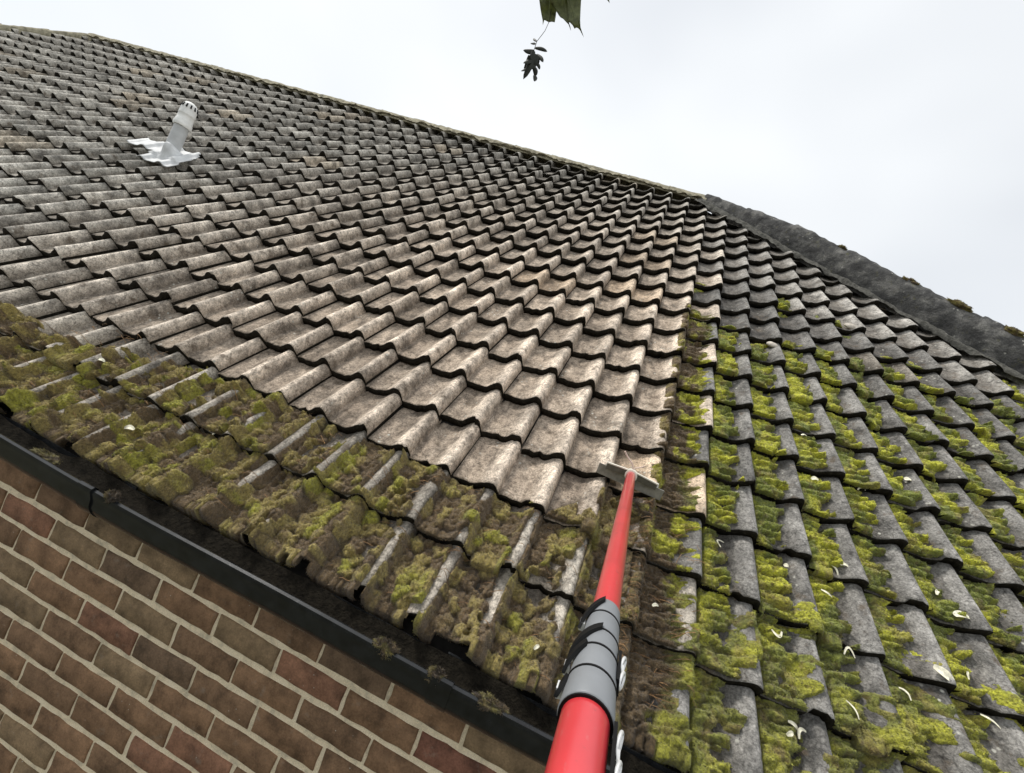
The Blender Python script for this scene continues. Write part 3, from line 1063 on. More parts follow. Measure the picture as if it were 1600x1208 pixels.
MV, MF, MC, nmv = [], [], [], 0
blades_p, blades_n, blades_c, blades_l = [], [], [], []
rmz = np.random.default_rng(9)
for r in range(-2, 10):
    ca, cb = (-22.0, 11.5) if r < 0 else ((-2.4, 13.5) if r < 2 else (-0.4, 15.0))
    cs = 0.022 if r < 3 else 0.030
    vsn = 0.020 if r < 3 else 0.028
    cx = np.arange(ca, cb, cs)
    vx = np.concatenate([np.linspace(-1, -0.001, 8), np.arange(0.0, 1.0, vsn)])      # negative: hanging in front of the butt
    Cg, Vg = np.meshgrid(cx, vx)
    hang = np.clip(-Vg, 0, 1)
    v0 = np.maximum(Vg, 0.012)
    H, K = moss_field(Cg, r, v0)
    drop = (0.10 + 0.30 * fbm(Cg * 3.2, Cg * 0 + r, 66, 3)) * sstep(0.42, 0.62, fbm(Cg * 1.6, Cg * 0 + r * 3.3, 67, 3) + (0.12 if r == -2 else -0.02))
    if r >= 0:
        drop = drop * 0.5 * (fbm(Cg * 0.9, Cg * 0 + r * 7.7, 69, 2) > 0.66)
    elif r == -1:
        drop = drop * sstep(0.50, 0.62, fbm(Cg * 1.1, Cg * 0 + 5.5, 68, 2))
    elif r == -2:
        drop = drop * 1.5
    base = prof(Cg) - STEP * np.maximum(Vg, 0)
    drop = np.where(drop > 0.05, drop, 0.0)
    Z = base + np.where(H > 0.006, H, -0.03) * (1 - hang)
    Yv = r + v0 - 0.02 * (hang > 0) * (drop > 0) - np.where(drop > 0, 0.16, 0.05) * hang * (1 - hang) - np.minimum(H, 0.14) * 0.45 * (hang > 0) * np.where(drop > 0, 1 - hang * 0.6, 0.5 * (1 - hang)) - 0.03 * (hang > 0) * (drop > 0)
    Z = Z - (drop + 0.012) * hang
    jit = 0.006
    P = np.stack([(Cg + (fbm(Cg * 30, Vg * 30, 70, 2) - .5) * jit * 4) * W, Yv * G, Z * W], -1)
    ok = H > 0.006
    okh = ok
    I = np.arange(Cg.size).reshape(Cg.shape)
    keep = (okh[:-1, :-1] | okh[1:, :-1] | okh[:-1, 1:] | okh[1:, 1:])
    keep &= ~((hang[1:, 1:] > 0) & ~(okh[:-1, :-1] & okh[:-1, 1:] & okh[1:, 1:] & okh[1:, :-1]))
    hipc = CRH + (RT - Yv) / KH - 1.15
    keep &= (Cg < hipc)[:-1, :-1]
    F = np.stack([I[:-1, :-1], I[:-1, 1:], I[1:, 1:], I[1:, :-1]], -1)[keep]
    used = np.unique(F)
    remap = np.full(Cg.size, -1)
    remap[used] = np.arange(len(used)) + nmv
    MV.append(P.reshape(-1, 3)[used])
    MC.append(K.reshape(-1, 3)[used])
    MF.append(remap[F])
    nmv += len(used)
    # short leafy shoots on top
    okb = okh & (H > 0.015)
    idx = np.nonzero((okb & (Cg < hipc)).ravel())[0]
    dens = 0.9 if r < 3 else 0.4
    pick = idx[rmz.random(len(idx)) < dens]
    blades_p.append(P.reshape(-1, 3)[pick])
    blades_c.append(K.reshape(-1, 3)[pick])
mossm = mesh_np('moss', np.concatenate(MV), np.concatenate(MF), M['moss'])
add_col(mossm, 'tone', np.concatenate(MC))
mo = obj('moss', mossm)
mo.rotation_euler = (TH, 0, 0)
tag(mo, 'yellow-green and brown cushion moss growing over the unswept roof tiles', 'moss', kind='stuff')

bp = np.concatenate(blades_p)
bc = np.concatenate(blades_c)
nb = len(bp)
bp = bp + (rmz.random((nb, 3)) - 0.5) * np.array([0.006, 0.006, 0.001])
dirv = np.stack([rmz.normal(0, 0.75, nb), rmz.normal(-0.35, 0.6, nb), 0.75 + 0.5 * rmz.random(nb)], -1)
dirv /= np.linalg.norm(dirv, axis=1, keepdims=True)
ln = (0.003 + 0.005 * rmz.random(nb) ** 2)[:, None]
sidev = np.cross(dirv, rmz.normal(0, 1, (nb, 3)))
sidev /= np.linalg.norm(sidev, axis=1, keepdims=True) + 1e-9
wd = (0.0010 + 0.0010 * rmz.random(nb))[:, None]
BV = np.stack([bp - sidev * wd - dirv * 0.002, bp + sidev * wd - dirv * 0.002, bp + dirv * ln], 1).reshape(-1, 3)
BF = np.arange(nb * 3).reshape(nb, 3)
shoot = mesh_np('moss_shoots', BV, BF, M['moss'], smooth=False)
add_col(shoot, 'tone', np.repeat(np.clip(bc * (0.35 + 1.5 * rmz.random((nb, 1)) ** 1.5), 0, 1), 3, axis=0))
so = obj('moss_shoots', shoot, mo)
so['kind'] = 'stuff'
print('moss faces', len(mossm.polygons), 'shoots', nb)

# wiry brown thatch stems around the pole foot and along the eave
SVv, SFv, SCv = [], [], []
rw = np.random.default_rng(77)
for k in range(620):
    if k < 260:
        c0, r0 = rw.normal(0.15, 0.35), rw.uniform(-1.7, 0.9)
    else:
        c0, r0 = rw.uniform(-14, 0), rw.uniform(-2.05, -0.05)
    rowi = math.floor(r0)
    L_ = rw.uniform(0.10, 0.38)
    a_ = rw.normal(0.0, 0.5) + (0 if rw.random() < 0.5 else math.pi)
    n0 = len(SVv)
    bend = rw.normal(0, 0.25)
    for q in range(5):
        f_ = q / 4
        cq = c0 + math.cos(a_) * L_ * f_ + math.sin(a_) * bend * f_ * f_ * 0.4
        rq = min(max(r0 + math.sin(a_) * L_ * f_ * 0.6 + bend * f_ * f_ * 0.2, rowi + 0.02), rowi + 0.97)
        zq = float(prof(np.array(cq))) - STEP * (rq - rowi) + 0.06 + 0.13 * math.sin(f_ * 2.6) * rw.uniform(0.5, 1.0)
        for w_ in (-1, 1):
            SVv.append(((cq - math.sin(a_) * 0.005 * w_) * W, (rq + math.cos(a_) * 0.004 * w_) * G, zq * W))
    cl = BR * rw.uniform(0.8, 2.2) * np.array([1.15, 0.95, 0.8])
    SCv += [cl] * 10
    for q in range(4):
        SFv.append((n0 + 2 * q, n0 + 2 * q + 1, n0 + 2 * q + 3, n0 + 2 * q + 2))
th = mesh_np('moss_stems', np.array(SVv), np.array(SFv), M['moss'])
add_col(th, 'tone', np.array(SCv))
to = obj('moss_stems', th, mo)
to['kind'] = 'stuff'


def clump(loc, size, seed, label, group='moss clumps fallen on the gutter lip', bright=1.0):
    """a tuft of moss and mould, lumpy and bristling"""
    rs = np.random.default_rng(seed)
    nu, nv_ = 40, 24
    U, Vv = np.meshgrid(np.linspace(0, 2 * np.pi, nu, endpoint=False), np.linspace(0.03, np.pi - 0.03, nv_))
    rad = 0.30 + 1.25 * fbm(np.cos(U) * 2.6 + 5 + seed, np.sin(U) * 2.6 + Vv * 2.9, seed, 4) + 0.25 * (fbm(U * 5, Vv * 6, seed + 1, 2) - 0.5)
    X = rad * np.sin(Vv) * np.cos(U) * size[0]
    Y = rad * np.sin(Vv) * np.sin(U) * size[1]
    Z = rad * np.cos(Vv) * size[2]
    V = np.stack([X, Y, Z], -1).reshape(-1, 3)
    I = np.arange(U.size).reshape(U.shape)
    I2 = np.roll(I, -1, axis=1)
    F = np.stack([I[:-1], I[1:], I2[1:], I2[:-1]], -1).reshape(-1, 4)
    tone = fbm(X * 60 + seed, (Y + Z) * 60, seed + 2, 3).reshape(-1)[:, None]
    colr = BR * 0.35 * (1 - sstep(0.4, 0.6, tone)) + (OL * 0.6 + GN * 0.2) * 0.6 * sstep(0.4, 0.6, tone)
    colr = colr * bright
    n2 = 1500
    pk = rs.integers(0, len(V), n2)
    d_ = V[pk] / (np.linalg.norm(V[pk], axis=1, keepdims=True) + 1e-9) + rs.normal(0, 0.6, (n2, 3))
    d_ /= np.linalg.norm(d_, axis=1, keepdims=True)
    sd_ = np.cross(d_, rs.normal(0, 1, (n2, 3)))
    sd_ /= np.linalg.norm(sd_, axis=1, keepdims=True) + 1e-9
    l_ = (0.002 + 0.006 * rs.random(n2) ** 2)[:, None]
    T = np.stack([V[pk] - sd_ * 0.0012, V[pk] + sd_ * 0.0012, V[pk] + d_ * l_], 1).reshape(-1, 3)
    verts = np.concatenate([V, T])
    faces = [tuple(f_) for f_ in F] + [tuple(f_) for f_ in (np.arange(n2 * 3).reshape(n2, 3) + len(V))]
    me_ = mesh_np('moss_clump', verts, faces, M['moss'])
    add_col(me_, 'tone', np.concatenate([colr, np.repeat(colr[pk] * (0.8 + 0.8 * rs.random((n2, 1))), 3, axis=0)]))
    o_ = obj('moss_clump', me_, None, loc)
    tag(o_, label, 'moss clump', group)
    return o_


def gut_x(px, py):
    """x where the gutter lip passes photograph position px, py"""
    d_ = CF + CR * ((px - 800) / 673.09) + CD * ((py - 604) / 673.09)
    return (CAM + d_ * ((GYC - GR - CAM.y) / d_.y)).x


LZ = GZC + 0.014
clump((gut_x(174, 780), GYC - GR, LZ), (0.022, 0.014, 0.016), 1, 'small dark moss lump on the gutter joint, far left')
clump((gut_x(602, 1012), GYC - GR + 0.002, LZ - 0.006), (0.034, 0.014, 0.018), 2, 'brown moss clump straddling the gutter lip, middle of the gutter')
clump((gut_x(682, 1058), GYC - GR, LZ - 0.006), (0.022, 0.013, 0.017), 3, 'pointed tan moss clump on the gutter lip left of the pole')
clump((gut_x(768, 1095), GYC - GR + 0.004, LZ - 0.005), (0.045, 0.014, 0.012), 4, 'long low green moss clump on the gutter lip nearest the pole')
clump((gut_x(55, 700), GYC - GR + 0.030, LZ - 0.012), (0.05, 0.020, 0.016), 5, 'green moss clump inside the gutter at the left edge')

# moss tufts along the crown of the right hip
HA, HB = Vector(hip_a), Vector(hip_b)
hd = (HB - HA).normalized()
hu = hip_up.normalized()
HIPG = 'moss tufts on the crown of the hip'
for sw, (sx, sy, sz), sd_, lab in (
        (7.4, (0.040, 0.024, 0.016), 31, 'small olive moss tuft on the hip crown, uppermost of the hip tufts'),
        (10.3, (0.060, 0.030, 0.020), 32, 'olive moss tuft on the hip crown above the white chip, second from the ridge'),
        (12.0, (0.085, 0.034, 0.024), 33, 'long olive moss tuft on the hip crown, middle of the right-hand skyline'),
        (13.7, (0.070, 0.036, 0.026), 34, 'thick brown moss tuft on the hip crown at the right edge of the photo')):
    p_ = HA + hd * sw * W + hu * 1.10 * W - hd.cross(hu) * -0.10 * W
    o = clump(Vector((p_.x, p_.y * CT - p_.z * ST, p_.y * ST + p_.z * CT)), (sx, sy, sz), sd_, lab, HIPG, 1.7)
    o.rotation_euler = (0, 0.45, math.atan2(hd.y * CT, hd.x))

# ------------------------------------------------------------------ telescopic pole with scraper head
PT1 = pix(986, 742, 1.555)
PT0 = pix(945, 962, 0.505)
ax = (PT1 - PT0).normalized()
LEN = (PT1 - PT0).length
pole = bpy.data.objects.new('telescopic_pole', None)
COL.objects.link(pole)
pole.location = PT0 - ax * 0.75
tag(pole, 'red telescopic pole with grey clamp collars and a metal scraper head', 'pole')
PL = -pole.location
zv = (CAM - PT0)
e_near = (zv - ax * zv.dot(ax)).normalized()         # side of the pole that faces upwards to the viewer
e_left = e_near.cross(ax).normalized()
if e_left.dot(CR) > 0:
    e_left = -e_left


def at_y(py):
    """axis position of photograph row py on the pole, metres from PT0 towards the head"""
    y0, z0, y1, z1 = 962 - 604, 0.505, 742 - 604, 1.555
    k = py - 604
    s_ = (y0 * z0 - k * z0) / (k * (z1 - z0) - (y1 * z1 - y0 * z0))
    return s_ * LEN


def ring_pts(s_, r_, n=36):
    return [PT0 + ax * s_ + (e_near * math.cos(2 * math.pi * k / n) + e_left * math.sin(2 * math.pi * k / n)) * r_ for k in range(n)]


def tube_part(name, prof_, mat, parent=pole):
    mb_ = MB()
    mb_.rings([ring_pts(s_, r_) for s_, r_ in prof_], True, True)
    return mb_.build(name, mat, parent, loc=PL if parent is pole else None, autosmooth=35)


tube_part('upper_tube', [(at_y(990), 0.0160), (LEN - 0.012, 0.0160)], M['red'])
tube_part('lower_tube', [(-0.75, 0.0188), (-0.74, 0.0195), (at_y(1100), 0.0193)], M['red'])
ys = [958, 980, 1011, 1039, 1078, 1127]
rad = [(0.0172, 0.0180), (0.0182, 0.0190), (0.0192, 0.0202), (0.0203, 0.0210), (0.0212, 0.0226)]
collars = []
for k in range(5):
    s_t, s_b = at_y(ys[k]), at_y(ys[k + 1])
    rt_, rb_ = rad[k]
    inn = [(s_b - 0.001, rb_ - 0.0022), (s_b + 0.02, rb_ - 0.0024)] if k == 4 else []
    c_ = tube_part('collar', [(s_t, rt_ - 0.0012), (s_t - 0.0012, rt_), (s_b + 0.0015, rb_), (s_b + 0.0004, rb_ - 0.0006), (s_b, rb_ - 0.0014)] + inn, M['grey'])
    collars.append(c_)
    if k == 4:
        tube_part('seal', [(s_b - 0.0004, rb_ - 0.0009), (s_b - 0.0022, rb_ - 0.0009), (s_b - 0.0022, 0.0192)], M['black'], c_)
    if k < 4:
        tube_part('seal', [(s_b + 0.0014, rb_ - 0.0004), (s_b + 0.0011, rb_ + 0.0009), (s_b - 0.0012, rb_ + 0.0009), (s_b - 0.0016, rb_ - 0.0006)], M['black'], c_)


def lever(s_a, s_b, a_a, a_b, r_, wid, parent, tab=True):
    """a curved cam lever lying round the collar, from angle a_a (left) to a_b (near side)"""
    mb_ = MB()
    rings_ = []
    n = 9
    for k in range(n):
        f_ = k / (n - 1)
        a_ = a_a + (a_b - a_a) * f_
        s_ = s_a + (s_b - s_a) * f_
        d_ = e_near * math.cos(a_) + e_left * math.sin(a_)
        lift = 0.0045 * (1 - f_) ** 1.5 + 0.0006
        w_ = wid * (0.75 + 0.5 * f_ * (1 - f_) * 4 * 0.6)
        p_ = PT0 + ax * s_ + d_ * (r_ + lift)
        rings_.append([p_ - ax * w_ - d_ * 0.001, p_ + ax * w_ - d_ * 0.001, p_ + ax * w_ * 0.9 + d_ * 0.0024, p_ - ax * w_ * 0.9 + d_ * 0.0024])
    mb_.rings(rings_, True, True)
    lv = mb_.build('lever', M['black'], parent, autosmooth=50)
    if tab:
        d_ = e_near * math.cos(a_a) + e_left * math.sin(a_a)
        t_ = d_.cross(ax)
        mb_ = MB()
        mb_.box(PT0 + ax * (s_a + wid * 1.1) + d_ * (r_ + 0.0035), ax * wid * 0.9, t_ * 0.0045, d_ * 0.0028)
        mb_.build('lever_tab', M['silver'], lv, smooth=False)
    return lv


lever(at_y(992), at_y(962), R(88), R(8), 0.0182, 0.006, collars[0])
lever(at_y(1040), at_y(1009), R(92), R(0), 0.0196, 0.006, collars[1])
lever(at_y(1062), at_y(1040), R(94), R(32), 0.0208, 0.0055, collars[2])
lever(at_y(1098), at_y(1086), R(97), R(70), 0.0215, 0.006, collars[3])
# bright toggle latches on the far side
for (ya, yb2, col_i, rr2) in ((1062, 1022, 2, 0.0205), (1215, 1132, 4, 0.0222)):
    sa, sb = at_y(ya), at_y(yb2)
    d_ = (e_near * math.cos(R(-84)) + e_left * math.sin(R(-84)))
    t_ = d_.cross(ax).normalized()
    par = collars[col_i]
    mb = MB()
    mb.box(PT0 + ax * ((sa + sb) / 2) + d_ * (rr2 + 0.0010), ax * abs(sb - sa) * 0.55, t_ * 0.0075, d_ * 0.0014)
    lt = mb.build('latch', M['black'], par, smooth=False)
    n = 26
    Lh = abs(sb - sa) * 0.23
    for q, cs_ in enumerate((0.30, -0.28)):
        mb = MB()
        cen = PT0 + ax * ((sa + sb) / 2 + cs_ * abs(sb - sa)) + d_ * (rr2 + 0.0040)
        loop = [cen + ax * math.cos(2 * math.pi * k / n) * Lh + t_ * math.sin(2 * math.pi * k / n) * 0.0052 + d_ * 0.002 * math.cos(2 * math.pi * k / n) for k in range(n + 1)]
        mb.tube(loop, 0.0015, 8, False)
        mb.build('latch_link', M['silver'], lt)
    mb = MB()
    cen = PT0 + ax * ((sa + sb) / 2) + d_ * (rr2 + 0.0042)
    mb.box(cen, ax * 0.0022 + t_ * 0.003, t_ * 0.0045 - ax * 0.0015, d_ * 0.0012)
    mb.build('latch_bar', M['silver'], lt, smooth=False)

# scraper head: angle-section blade lying along a course, socket, bracket and tie wire
hx = Vector((1, 0, 0))
un = Vector((0, CT, ST))
nn = Vector((0, -ST, CT))
tip = PT0 + ax * LEN
hb = tip - nn * 0.008 + hx * 0.004
bx_ = (hx + nn * -0.05).normalized()
face = (nn * 0.90 + un * 0.35).normalized()
mb = MB()
mb.box(hb - nn * 0.014 - un * 0.012, bx_ * 0.122, face * 0.021, bx_.cross(face) * 0.0014)
blade = mb.build('scraper_blade', M['steel'], pole, smooth=False, loc=PL)
tag(blade, label='long dull steel scraper blade across the tip of the pole')
mb = MB()
f2 = (un * 0.95 + nn * 0.25).normalized()
mb.box(hb + face * 0.008 + f2 * 0.011 - un * 0.012, bx_ * 0.098, f2 * 0.010, bx_.cross(f2) * 0.0014)
mb.build('blade_flange', M['steel'], blade, smooth=False)
for s_ in (-1, 1):
    mb = MB()
    d_ = (bx_ * s_ + un * -0.10).normalized()
    cen = tip + d_ * 0.052 + nn * 0.010 - un * 0.006
    mb.box(cen, d_ * 0.042, face * 0.012, d_.cross(face) * 0.0016)
    br = mb.build('bracket', M['dark_steel'], pole, smooth=False, loc=PL)
    mb = MB()
    mb.box(cen + face * 0.0135, d_ * 0.044, face * 0.0022, d_.cross(face) * 0.003)
    mb.build('bracket_rim', M['cream'], br, smooth=False)
tube_part('socket', [(LEN - 0.030, 0.0172), (LEN - 0.029, 0.0215), (LEN + 0.006, 0.0225), (LEN + 0.008, 0.0200), (LEN + 0.008, 0.0120), (LEN - 0.004, 0.0110)], M['cream'])
for dx_, dn_, L_ in ((-0.050, 0.048, 1.0), (0.034, 0.030, 0.75)):
    mb = MB()
    pts = []
    for k in range(9):
        f_ = k / 8
        pts.append(tip + nn * (0.014 + dn_ * f_ * L_ + 0.004 * math.sin(f_ * 6)) + hx * dx_ * f_ ** 1.4 + un * (0.010 + 0.030 * f_ * L_))
    mb.tube(pts, 0.0032 if L_ == 1.0 else 0.0020, 8)
    mb.build('tie_wire', M['wire'], pole, loc=PL)

hp = roofpt(-0.28, 0.62, -0.10)
o = clump(hp, (0.060, 0.030, 0.020), 41, 'heap of torn brown moss pushed up under the scraper blade', 'moss scraped loose by the pole', 1.5)
o.rotation_euler = (TH, 0, 0)

# ------------------------------------------------------------------ tree twig hanging in from above
tw = bpy.data.objects.new('tree_branch', None)
COL.objects.link(tw)
TD = 1.30
tw.location = pix(880, -420, TD)
tag(tw, 'tip of a sycamore branch with dark leaves and a hanging seed cluster', 'branch')
TL = -tw.location
mb = MB()
b0 = pix(880, -60, TD) + CF * 0.02
mb.tube([b0, pix(884, -160, TD), pix(876, -300, TD + 0.03), pix(880, -420, TD + 0.05), pix(960, -560, TD + 0.15), pix(1150, -760, TD + 0.35), pix(1500, -1000, TD + 0.7)],
        [0.0022, 0.003, 0.004, 0.005, 0.008, 0.013, 0.02], 10)
mb.build('twig', M['bark'], tw, loc=TL)


def z2(x, y):
    return (780 + x * 0.125, y * 0.125)


def leaf_mesh(outline, depth, curl, axis_top, name='leaf'):
    """outline in photograph positions; given real size at its own distance, a curl and thickness"""
    mb_ = MB()
    n = len(outline)
    cx_ = sum(p[0] for p in outline) / n
    cy_ = sum(p[1] for p in outline) / n
    rings_ = []
    for f_ in (1.0, 0.72, 0.44, 0.18):
        ring = []
        for (x, y) in outline:
            xx, yy_ = cx_ + (x - cx_) * f_, cy_ + (y - cy_) * f_
            d_ = depth + curl * ((xx - cx_) / 40.0) ** 2 + 0.010 * math.sin(yy_ * 0.11 + xx * 0.05)
            ring.append(pix(xx, yy_, d_))
        rings_.append(ring)
    mb_.rings(rings_, False, True)
    o_ = mb_.build(name, M['leaf'], tw, loc=TL, autosmooth=80)
    sm_ = o_.modifiers.new('thickness', 'SOLIDIFY')
    sm_.thickness = 0.0006
    return o_


la = [z2(*p) for p in [(505, -120), (500, 0), (515, 110), (530, 190), (542, 250), (545, 315), (560, 250), (585, 258), (620, 278), (655, 270), (695, 278), (705, 220), (716, 142), (700, 0), (690, -160), (640, -330), (560, -280)]]
lb_ = [z2(*p) for p in [(600, -60), (655, 60), (716, 142), (745, 190), (765, 215), (800, 235), (835, 272), (868, 305), (885, 345), (897, 382), (888, 330), (872, 285), (880, 240), (880, 60), (870, -140), (820, -420), (700, -380), (640, -200)]]
lc = [z2(*p) for p in [(850, -80), (855, 120), (862, 270), (890, 285), (920, 318), (944, 362), (960, 346), (985, 352), (1012, 382), (1035, 428), (1058, 468), (1035, 410), (1018, 365), (1012, 250), (1020, 60), (1030, -120), (1000, -330), (900, -420), (860, -260)]]
ld = [z2(*p) for p in [(1300, -60), (1340, -10), (1362, 12), (1380, 38), (1376, 8), (1366, -20), (1370, -120), (1420, -260), (1330, -300), (1260, -180)]]
lf1 = leaf_mesh(la, TD + 0.012, 0.02, None)
lf2 = leaf_mesh(lb_, TD - 0.006, 0.015, None)
lf3 = leaf_mesh(lc, TD - 0.014, -0.012, None)
lf4 = leaf_mesh(ld, TD + 0.03, 0.01, None)
for lf, pts in ((lf1, ((600, -250), (625, 0), (620, 278))), (lf2, ((760, -350), (800, -60), (850, 270))), (lf3, ((940, -350), (905, 0), (945, 340)))):
    mb = MB()
    mb.tube([pix(*z2(*p), TD - 0.022) for p in pts], [0.0011, 0.0009, 0.0004], 6)
    mb.build('leaf_vein', M['leaf'], lf)
for p in ((600, -300), (760, -390), (940, -390), (1360, -280)):
    mb = MB()
    mb.tube([pix(*z2(*p), TD), pix(*z2(p[0] * 0.5 + 400, p[1] - 130), TD), b0], [0.0009, 0.001, 0.0012], 6)
    mb.build('leaf_stalk', M['bark'], tw, loc=TL)
mb = MB()
mb.tube([b0, pix(*z2(690, -200), TD + 0.02), pix(*z2(650, 120), TD + 0.02), pix(*z2(620, 280), TD + 0.01), pix(*z2(570, 390), TD + 0.01), pix(*z2(470, 520), TD), pix(*z2(430, 640), TD), pix(*z2(380, 800), TD)],
        [0.0013, 0.0011, 0.0010, 0.0008, 0.0008, 0.0009, 0.0010, 0.0008], 7)
mb.build('seed_stalk', M['bark'], tw, loc=TL)
keys = [((430, 640), (300, 990), 34), ((470, 690), (350, 860), 42), ((440, 720), (300, 790), 26), ((380, 700), (310, 880), 30), ((450, 600), (600, 648), 22), ((470, 680), (548, 780), 22),
        ((440, 640), (300, 628), 28), ((450, 540), (390, 545), 16), ((470, 520), (430, 478), 14), ((430, 830), (450, 960), 26), ((440, 940), (440, 1020), 22), ((460, 780), (505, 870), 18),
        ((330, 860), (272, 890), 12), ((410, 690), (400, 870), 46), ((480, 700), (420, 830), 34)]
rk = random.Random(3)
for (a_, b_, wpx) in keys:
    A_, B_ = pix(*z2(*a_), TD + rk.uniform(-0.012, 0.012)), pix(*z2(*b_), TD + rk.uniform(-0.02, 0.02))
    d_ = B_ - A_
    sdv = d_.cross(CF).normalized()
    wr_ = wpx * 0.125 / 673.09 * TD
    mb = MB()
    rings = []
    for k in range(8):
        f_ = k / 7
        wk = wr_ * (0.25 + 0.95 * math.sin(math.pi * min(1.0, f_ * 0.85 + 0.12)) ** 0.8) * (1 if k < 7 else 0.2)
        cpt = A_ + d_ * f_ + sdv * wr_ * 0.5 * math.sin(f_ * 3)
        rings.append([cpt + sdv * math.cos(q * math.pi / 4) * wk + CF * math.sin(q * math.pi / 4) * wk * 0.4 for q in range(8)])
    mb.rings(rings, True, True)
    mb.build('winged_seed', M['seedgreen'], tw, loc=TL)

# ------------------------------------------------------------------ litter lying on the roof
def on_roof(px, py, lift=0.0):
    """spot on the tiles seen at px, py; returns column, course"""
    d_ = CF + CR * ((px - 800) / 673.09) + CD * ((py - 604) / 673.09)
    h_ = 0.0
    for _ in range(8):
        k = (h_ * W - (CAM.dot(nn))) / d_.dot(nn)
        p_ = CAM + d_ * k
        c_, r_ = p_.x / W, p_.dot(un) / G
        h_ = 0.6 * h_ + 0.4 * (float(prof(np.array(c_))) - STEP * (r_ - math.floor(r_)) + float(np.clip(moss_field(np.array([c_]), math.floor(r_), np.array([r_ % 1.0]))[0][0], 0, 1)))
    return c_, r_, h_


def petal_mesh(pts, wid, seed, thick=0.0009):
    rs = random.Random(seed)
    mb_ = MB()
    rings_ = []
    n = len(pts)
    for k, p in enumerate(pts):
        f_ = k / (n - 1)
        p = Vector(p)
        d_ = (Vector(pts[min(k + 1, n - 1)]) - Vector(pts[max(k - 1, 0)])).normalized()
        s_ = Vector((0, 0, 1)).cross(d_).normalized()
        w_ = wid * (0.30 + 0.80 * math.sin(math.pi * (0.12 + 0.80 * f_)))
        zc = Vector((0, 0, 1))
        cup = 0.25 * w_
        rings_.append([p - s_ * w_ + zc * cup, p + zc * -0.0, p + s_ * w_ + zc * cup, p + s_ * w_ * 0.98 + zc * (cup - thick), p - zc * thick, p - s_ * w_ * 0.98 + zc * (cup - thick)])
    mb_.rings(rings_, True, True)
    me_ = bpy.data.meshes.new('petal')
    me_.from_pydata(mb_.v, [], mb_.f)
    me_.materials.append(M['petal'])
    me_.update()
    return me_


def lay(name, me_, px, py, rot, label, cat, group, lift=0.03):
    c_, r_, h_ = on_roof(px, py)
    o_ = obj(name, me_, None, roofpt(c_, r_, h_ + lift))
    o_.rotation_euler = (Matrix.Rotation(TH, 3, 'X') @ Matrix.Rotation(rot, 3, 'Z') @ Matrix.Rotation(0.2 * math.sin(px), 3, 'X')).to_euler()
    return tag(o_, label, cat, group)


def arc(L_, bend, n=8):
    return [(L_ * (k / (n - 1) - 0.5), bend * L_ * (1 - (2 * k / (n - 1) - 1) ** 2), 0.004 * math.sin(3.1 * k / (n - 1))) for k in range(n)]


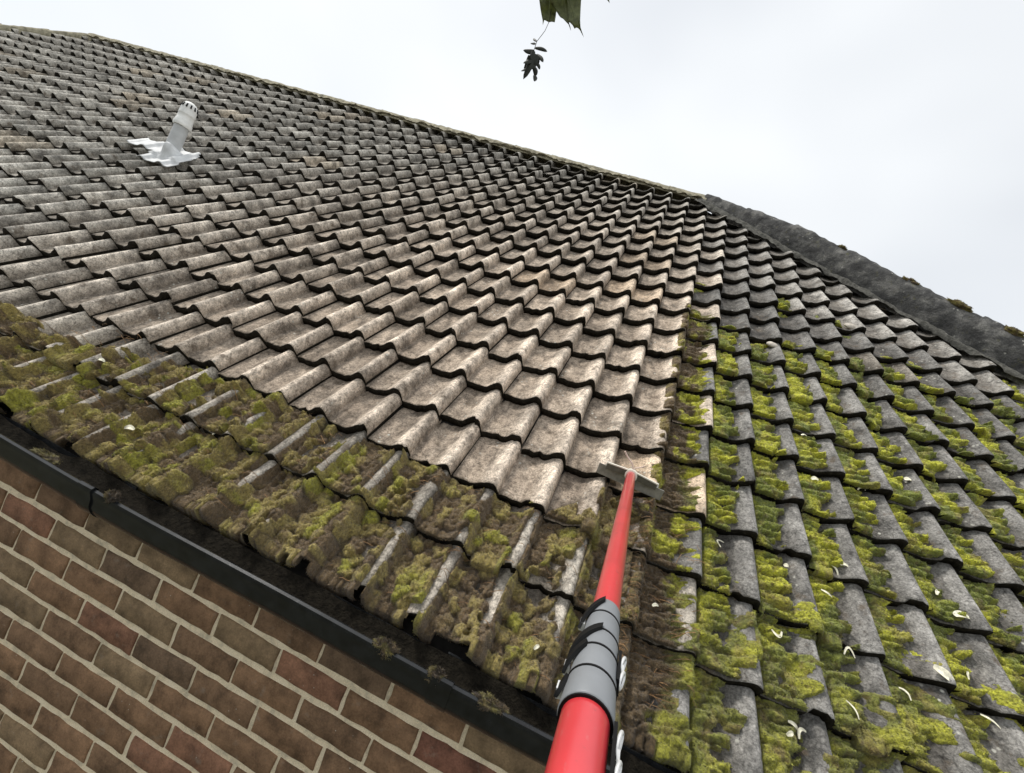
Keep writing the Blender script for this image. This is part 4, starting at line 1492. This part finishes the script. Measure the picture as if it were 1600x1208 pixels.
GSE = 'pale dry seed wings littering the mossy tiles'
wings = [
    ('curl', 1212, 986, 0.036, 0.55, 0.0042, math.pi + 0.25, 'u-shaped white seed wing on moss, open side up, below the dark tile edge'),
    ('curl', 1326, 1026, 0.036, 0.75, 0.0034, 0.1, 'arched white seed wing shaped like an upturned v in shadow'),
    ('blade', 1506, 962, 0.058, 0.10, 0.0120, 0.25, 'largest cream fallen petal lying at a tile edge, lower right'),
    ('blade', 1472, 1055, 0.060, 0.05, 0.0130, -0.5, 'broad cream petal flat on a grey roll, lower right corner'),
    ('blade', 1545, 1128, 0.055, 0.05, 0.0035, -0.35, 'thin white stalk lying in dark moss near the lower right corner'),
    ('blade', 1238, 1134, 0.030, 0.10, 0.0048, -0.4, 'uppermost of three cream seed wings huddled at the bottom edge'),
    ('curl', 1252, 1150, 0.036, 0.45, 0.0045, 0.9, 'bent v-shaped cream seed wing, rightmost of three at the bottom edge'),
    ('blade', 1233, 1148, 0.024, 0.10, 0.0060, 0.6, 'stubby cream seed wing, leftmost of three at the bottom edge'),
    ('blade', 1272, 751, 0.034, 0.20, 0.0085, 0.3, 'white petal caught in moss between two grey rolls right of the scraper'),
    ('blade', 1418, 752, 0.040, 0.15, 0.0100, 0.2, 'white petal resting on moss in the middle of the right-hand slope'),
    ('blade', 1345, 767, 0.042, 0.25, 0.0036, 0.4, 'slim cream wing stuck under a shaded tile edge'),
    ('blade', 1300, 890, 0.050, 0.18, 0.0048, -0.9, 'long cream wing hanging over a tile edge beside a white petal'),
    ('blade', 1318, 886, 0.034, 0.20, 0.0060, 0.1, 'short white petal beside a long cream wing on a roll'),
    ('curl', 1128, 852, 0.030, 0.80, 0.0030, 1.2, 'ring-shaped tan seed wing on moss right of the pole'),
    ('blade', 1255, 682, 0.030, 0.10, 0.0055, 0.2, 'small white petal in a bright green trough'),
    ('blade', 1228, 885, 0.020, 0.10, 0.0065, 0.2, 'tiny white petal at the head of a mossy trough'),
    ('blade', 1290, 928, 0.040, 0.02, 0.0030, -0.35, 'straight thin cream stalk across dark green moss'),
    ('blade', 1463, 928, 0.026, 0.20, 0.0060, 1.0, 'small yellow petal tucked in moss above the largest petal'),
    ('blade', 1383, 930, 0.022, 0.10, 0.0075, 0.2, 'small pale petal on a dark lapped tile'),
    ('blade', 1512, 1055, 0.036, 0.15, 0.0030, 1.3, 'upright cream sliver in moss at the right'),
    ('blade', 1330, 1110, 0.050, 0.10, 0.0028, -0.9, 'yellow stalk slanting down through olive moss'),
    ('blade', 1412, 1085, 0.040, 0.20, 0.0036, -0.7, 'pale hooked wing in the dark gap between two lower tiles'),
    ('blade', 1023, 948, 0.022, 0.10, 0.0055, 0.4, 'yellow petal just right of the upper red tube'),
    ('blade', 838, 1013, 0.020, 0.10, 0.0050, 0.9, 'yellow petal on brown moss just left of the collars'),
    ('blade', 203, 672, 0.040, 0.15, 0.0085, 0.3, 'cream petal on olive moss near the left end of the eave'),
    ('blade', 338, 677, 0.034, 0.15, 0.0060, 0.6, 'cream petal below the swept tiles, left of centre'),
    ('blade', 158, 565, 0.040, 0.15, 0.0065, 0.2, 'pale petal on mossy roll at the upper left of the moss strip'),
]
for k, (kind, px, py, L_, bend, wd_, rot, lab) in enumerate(wings):
    me_ = petal_mesh(arc(L_ * 0.86, bend), wd_ * 0.9, k)
    lay('seed_wing' if kind == 'curl' or wd_ < 0.005 else 'petal', me_, px, py, rot, lab, 'seed wing' if kind == 'curl' or wd_ < 0.005 else 'petal', GSE)


def pebble(px, py, sx, sy, sz, seed, label):
    rs = np.random.default_rng(seed)
    U, Vv = np.meshgrid(np.linspace(0, 2 * np.pi, 18, endpoint=False), np.linspace(0.05, np.pi - 0.05, 11))
    rad_ = 0.85 + 0.3 * fbm(np.cos(U) * 1.5 + seed, np.sin(U) * 1.5 + Vv, seed, 2)
    V = np.stack([rad_ * np.sin(Vv) * np.cos(U) * sx, rad_ * np.sin(Vv) * np.sin(U) * sy, rad_ * np.cos(Vv) * sz], -1).reshape(-1, 3)
    I = np.arange(U.size).reshape(U.shape)
    I2 = np.roll(I, -1, axis=1)
    F = np.stack([I[:-1], I[1:], I2[1:], I2[:-1]], -1).reshape(-1, 4)
    fs = [tuple(f_) for f_ in F] + [tuple(I[0]), tuple(reversed(I[-1]))]
    lay('pebble', mesh_np('pebble', V, fs, M['stone']), px, py, rs.uniform(-0.3, 0.3), label, 'pebble', 'pale stones on the right-hand tiles', 0.06)


pebble(1327, 512, 0.040, 0.022, 0.014, 5, 'flat oval pale stone lying across a roll near the hip')
pebble(1205, 541, 0.032, 0.026, 0.014, 6, 'rounded pinkish stone above bright moss, right of the swept field')
pebble(1302, 416, 0.026, 0.020, 0.014, 7, 'white chip lodged against the dark hip')
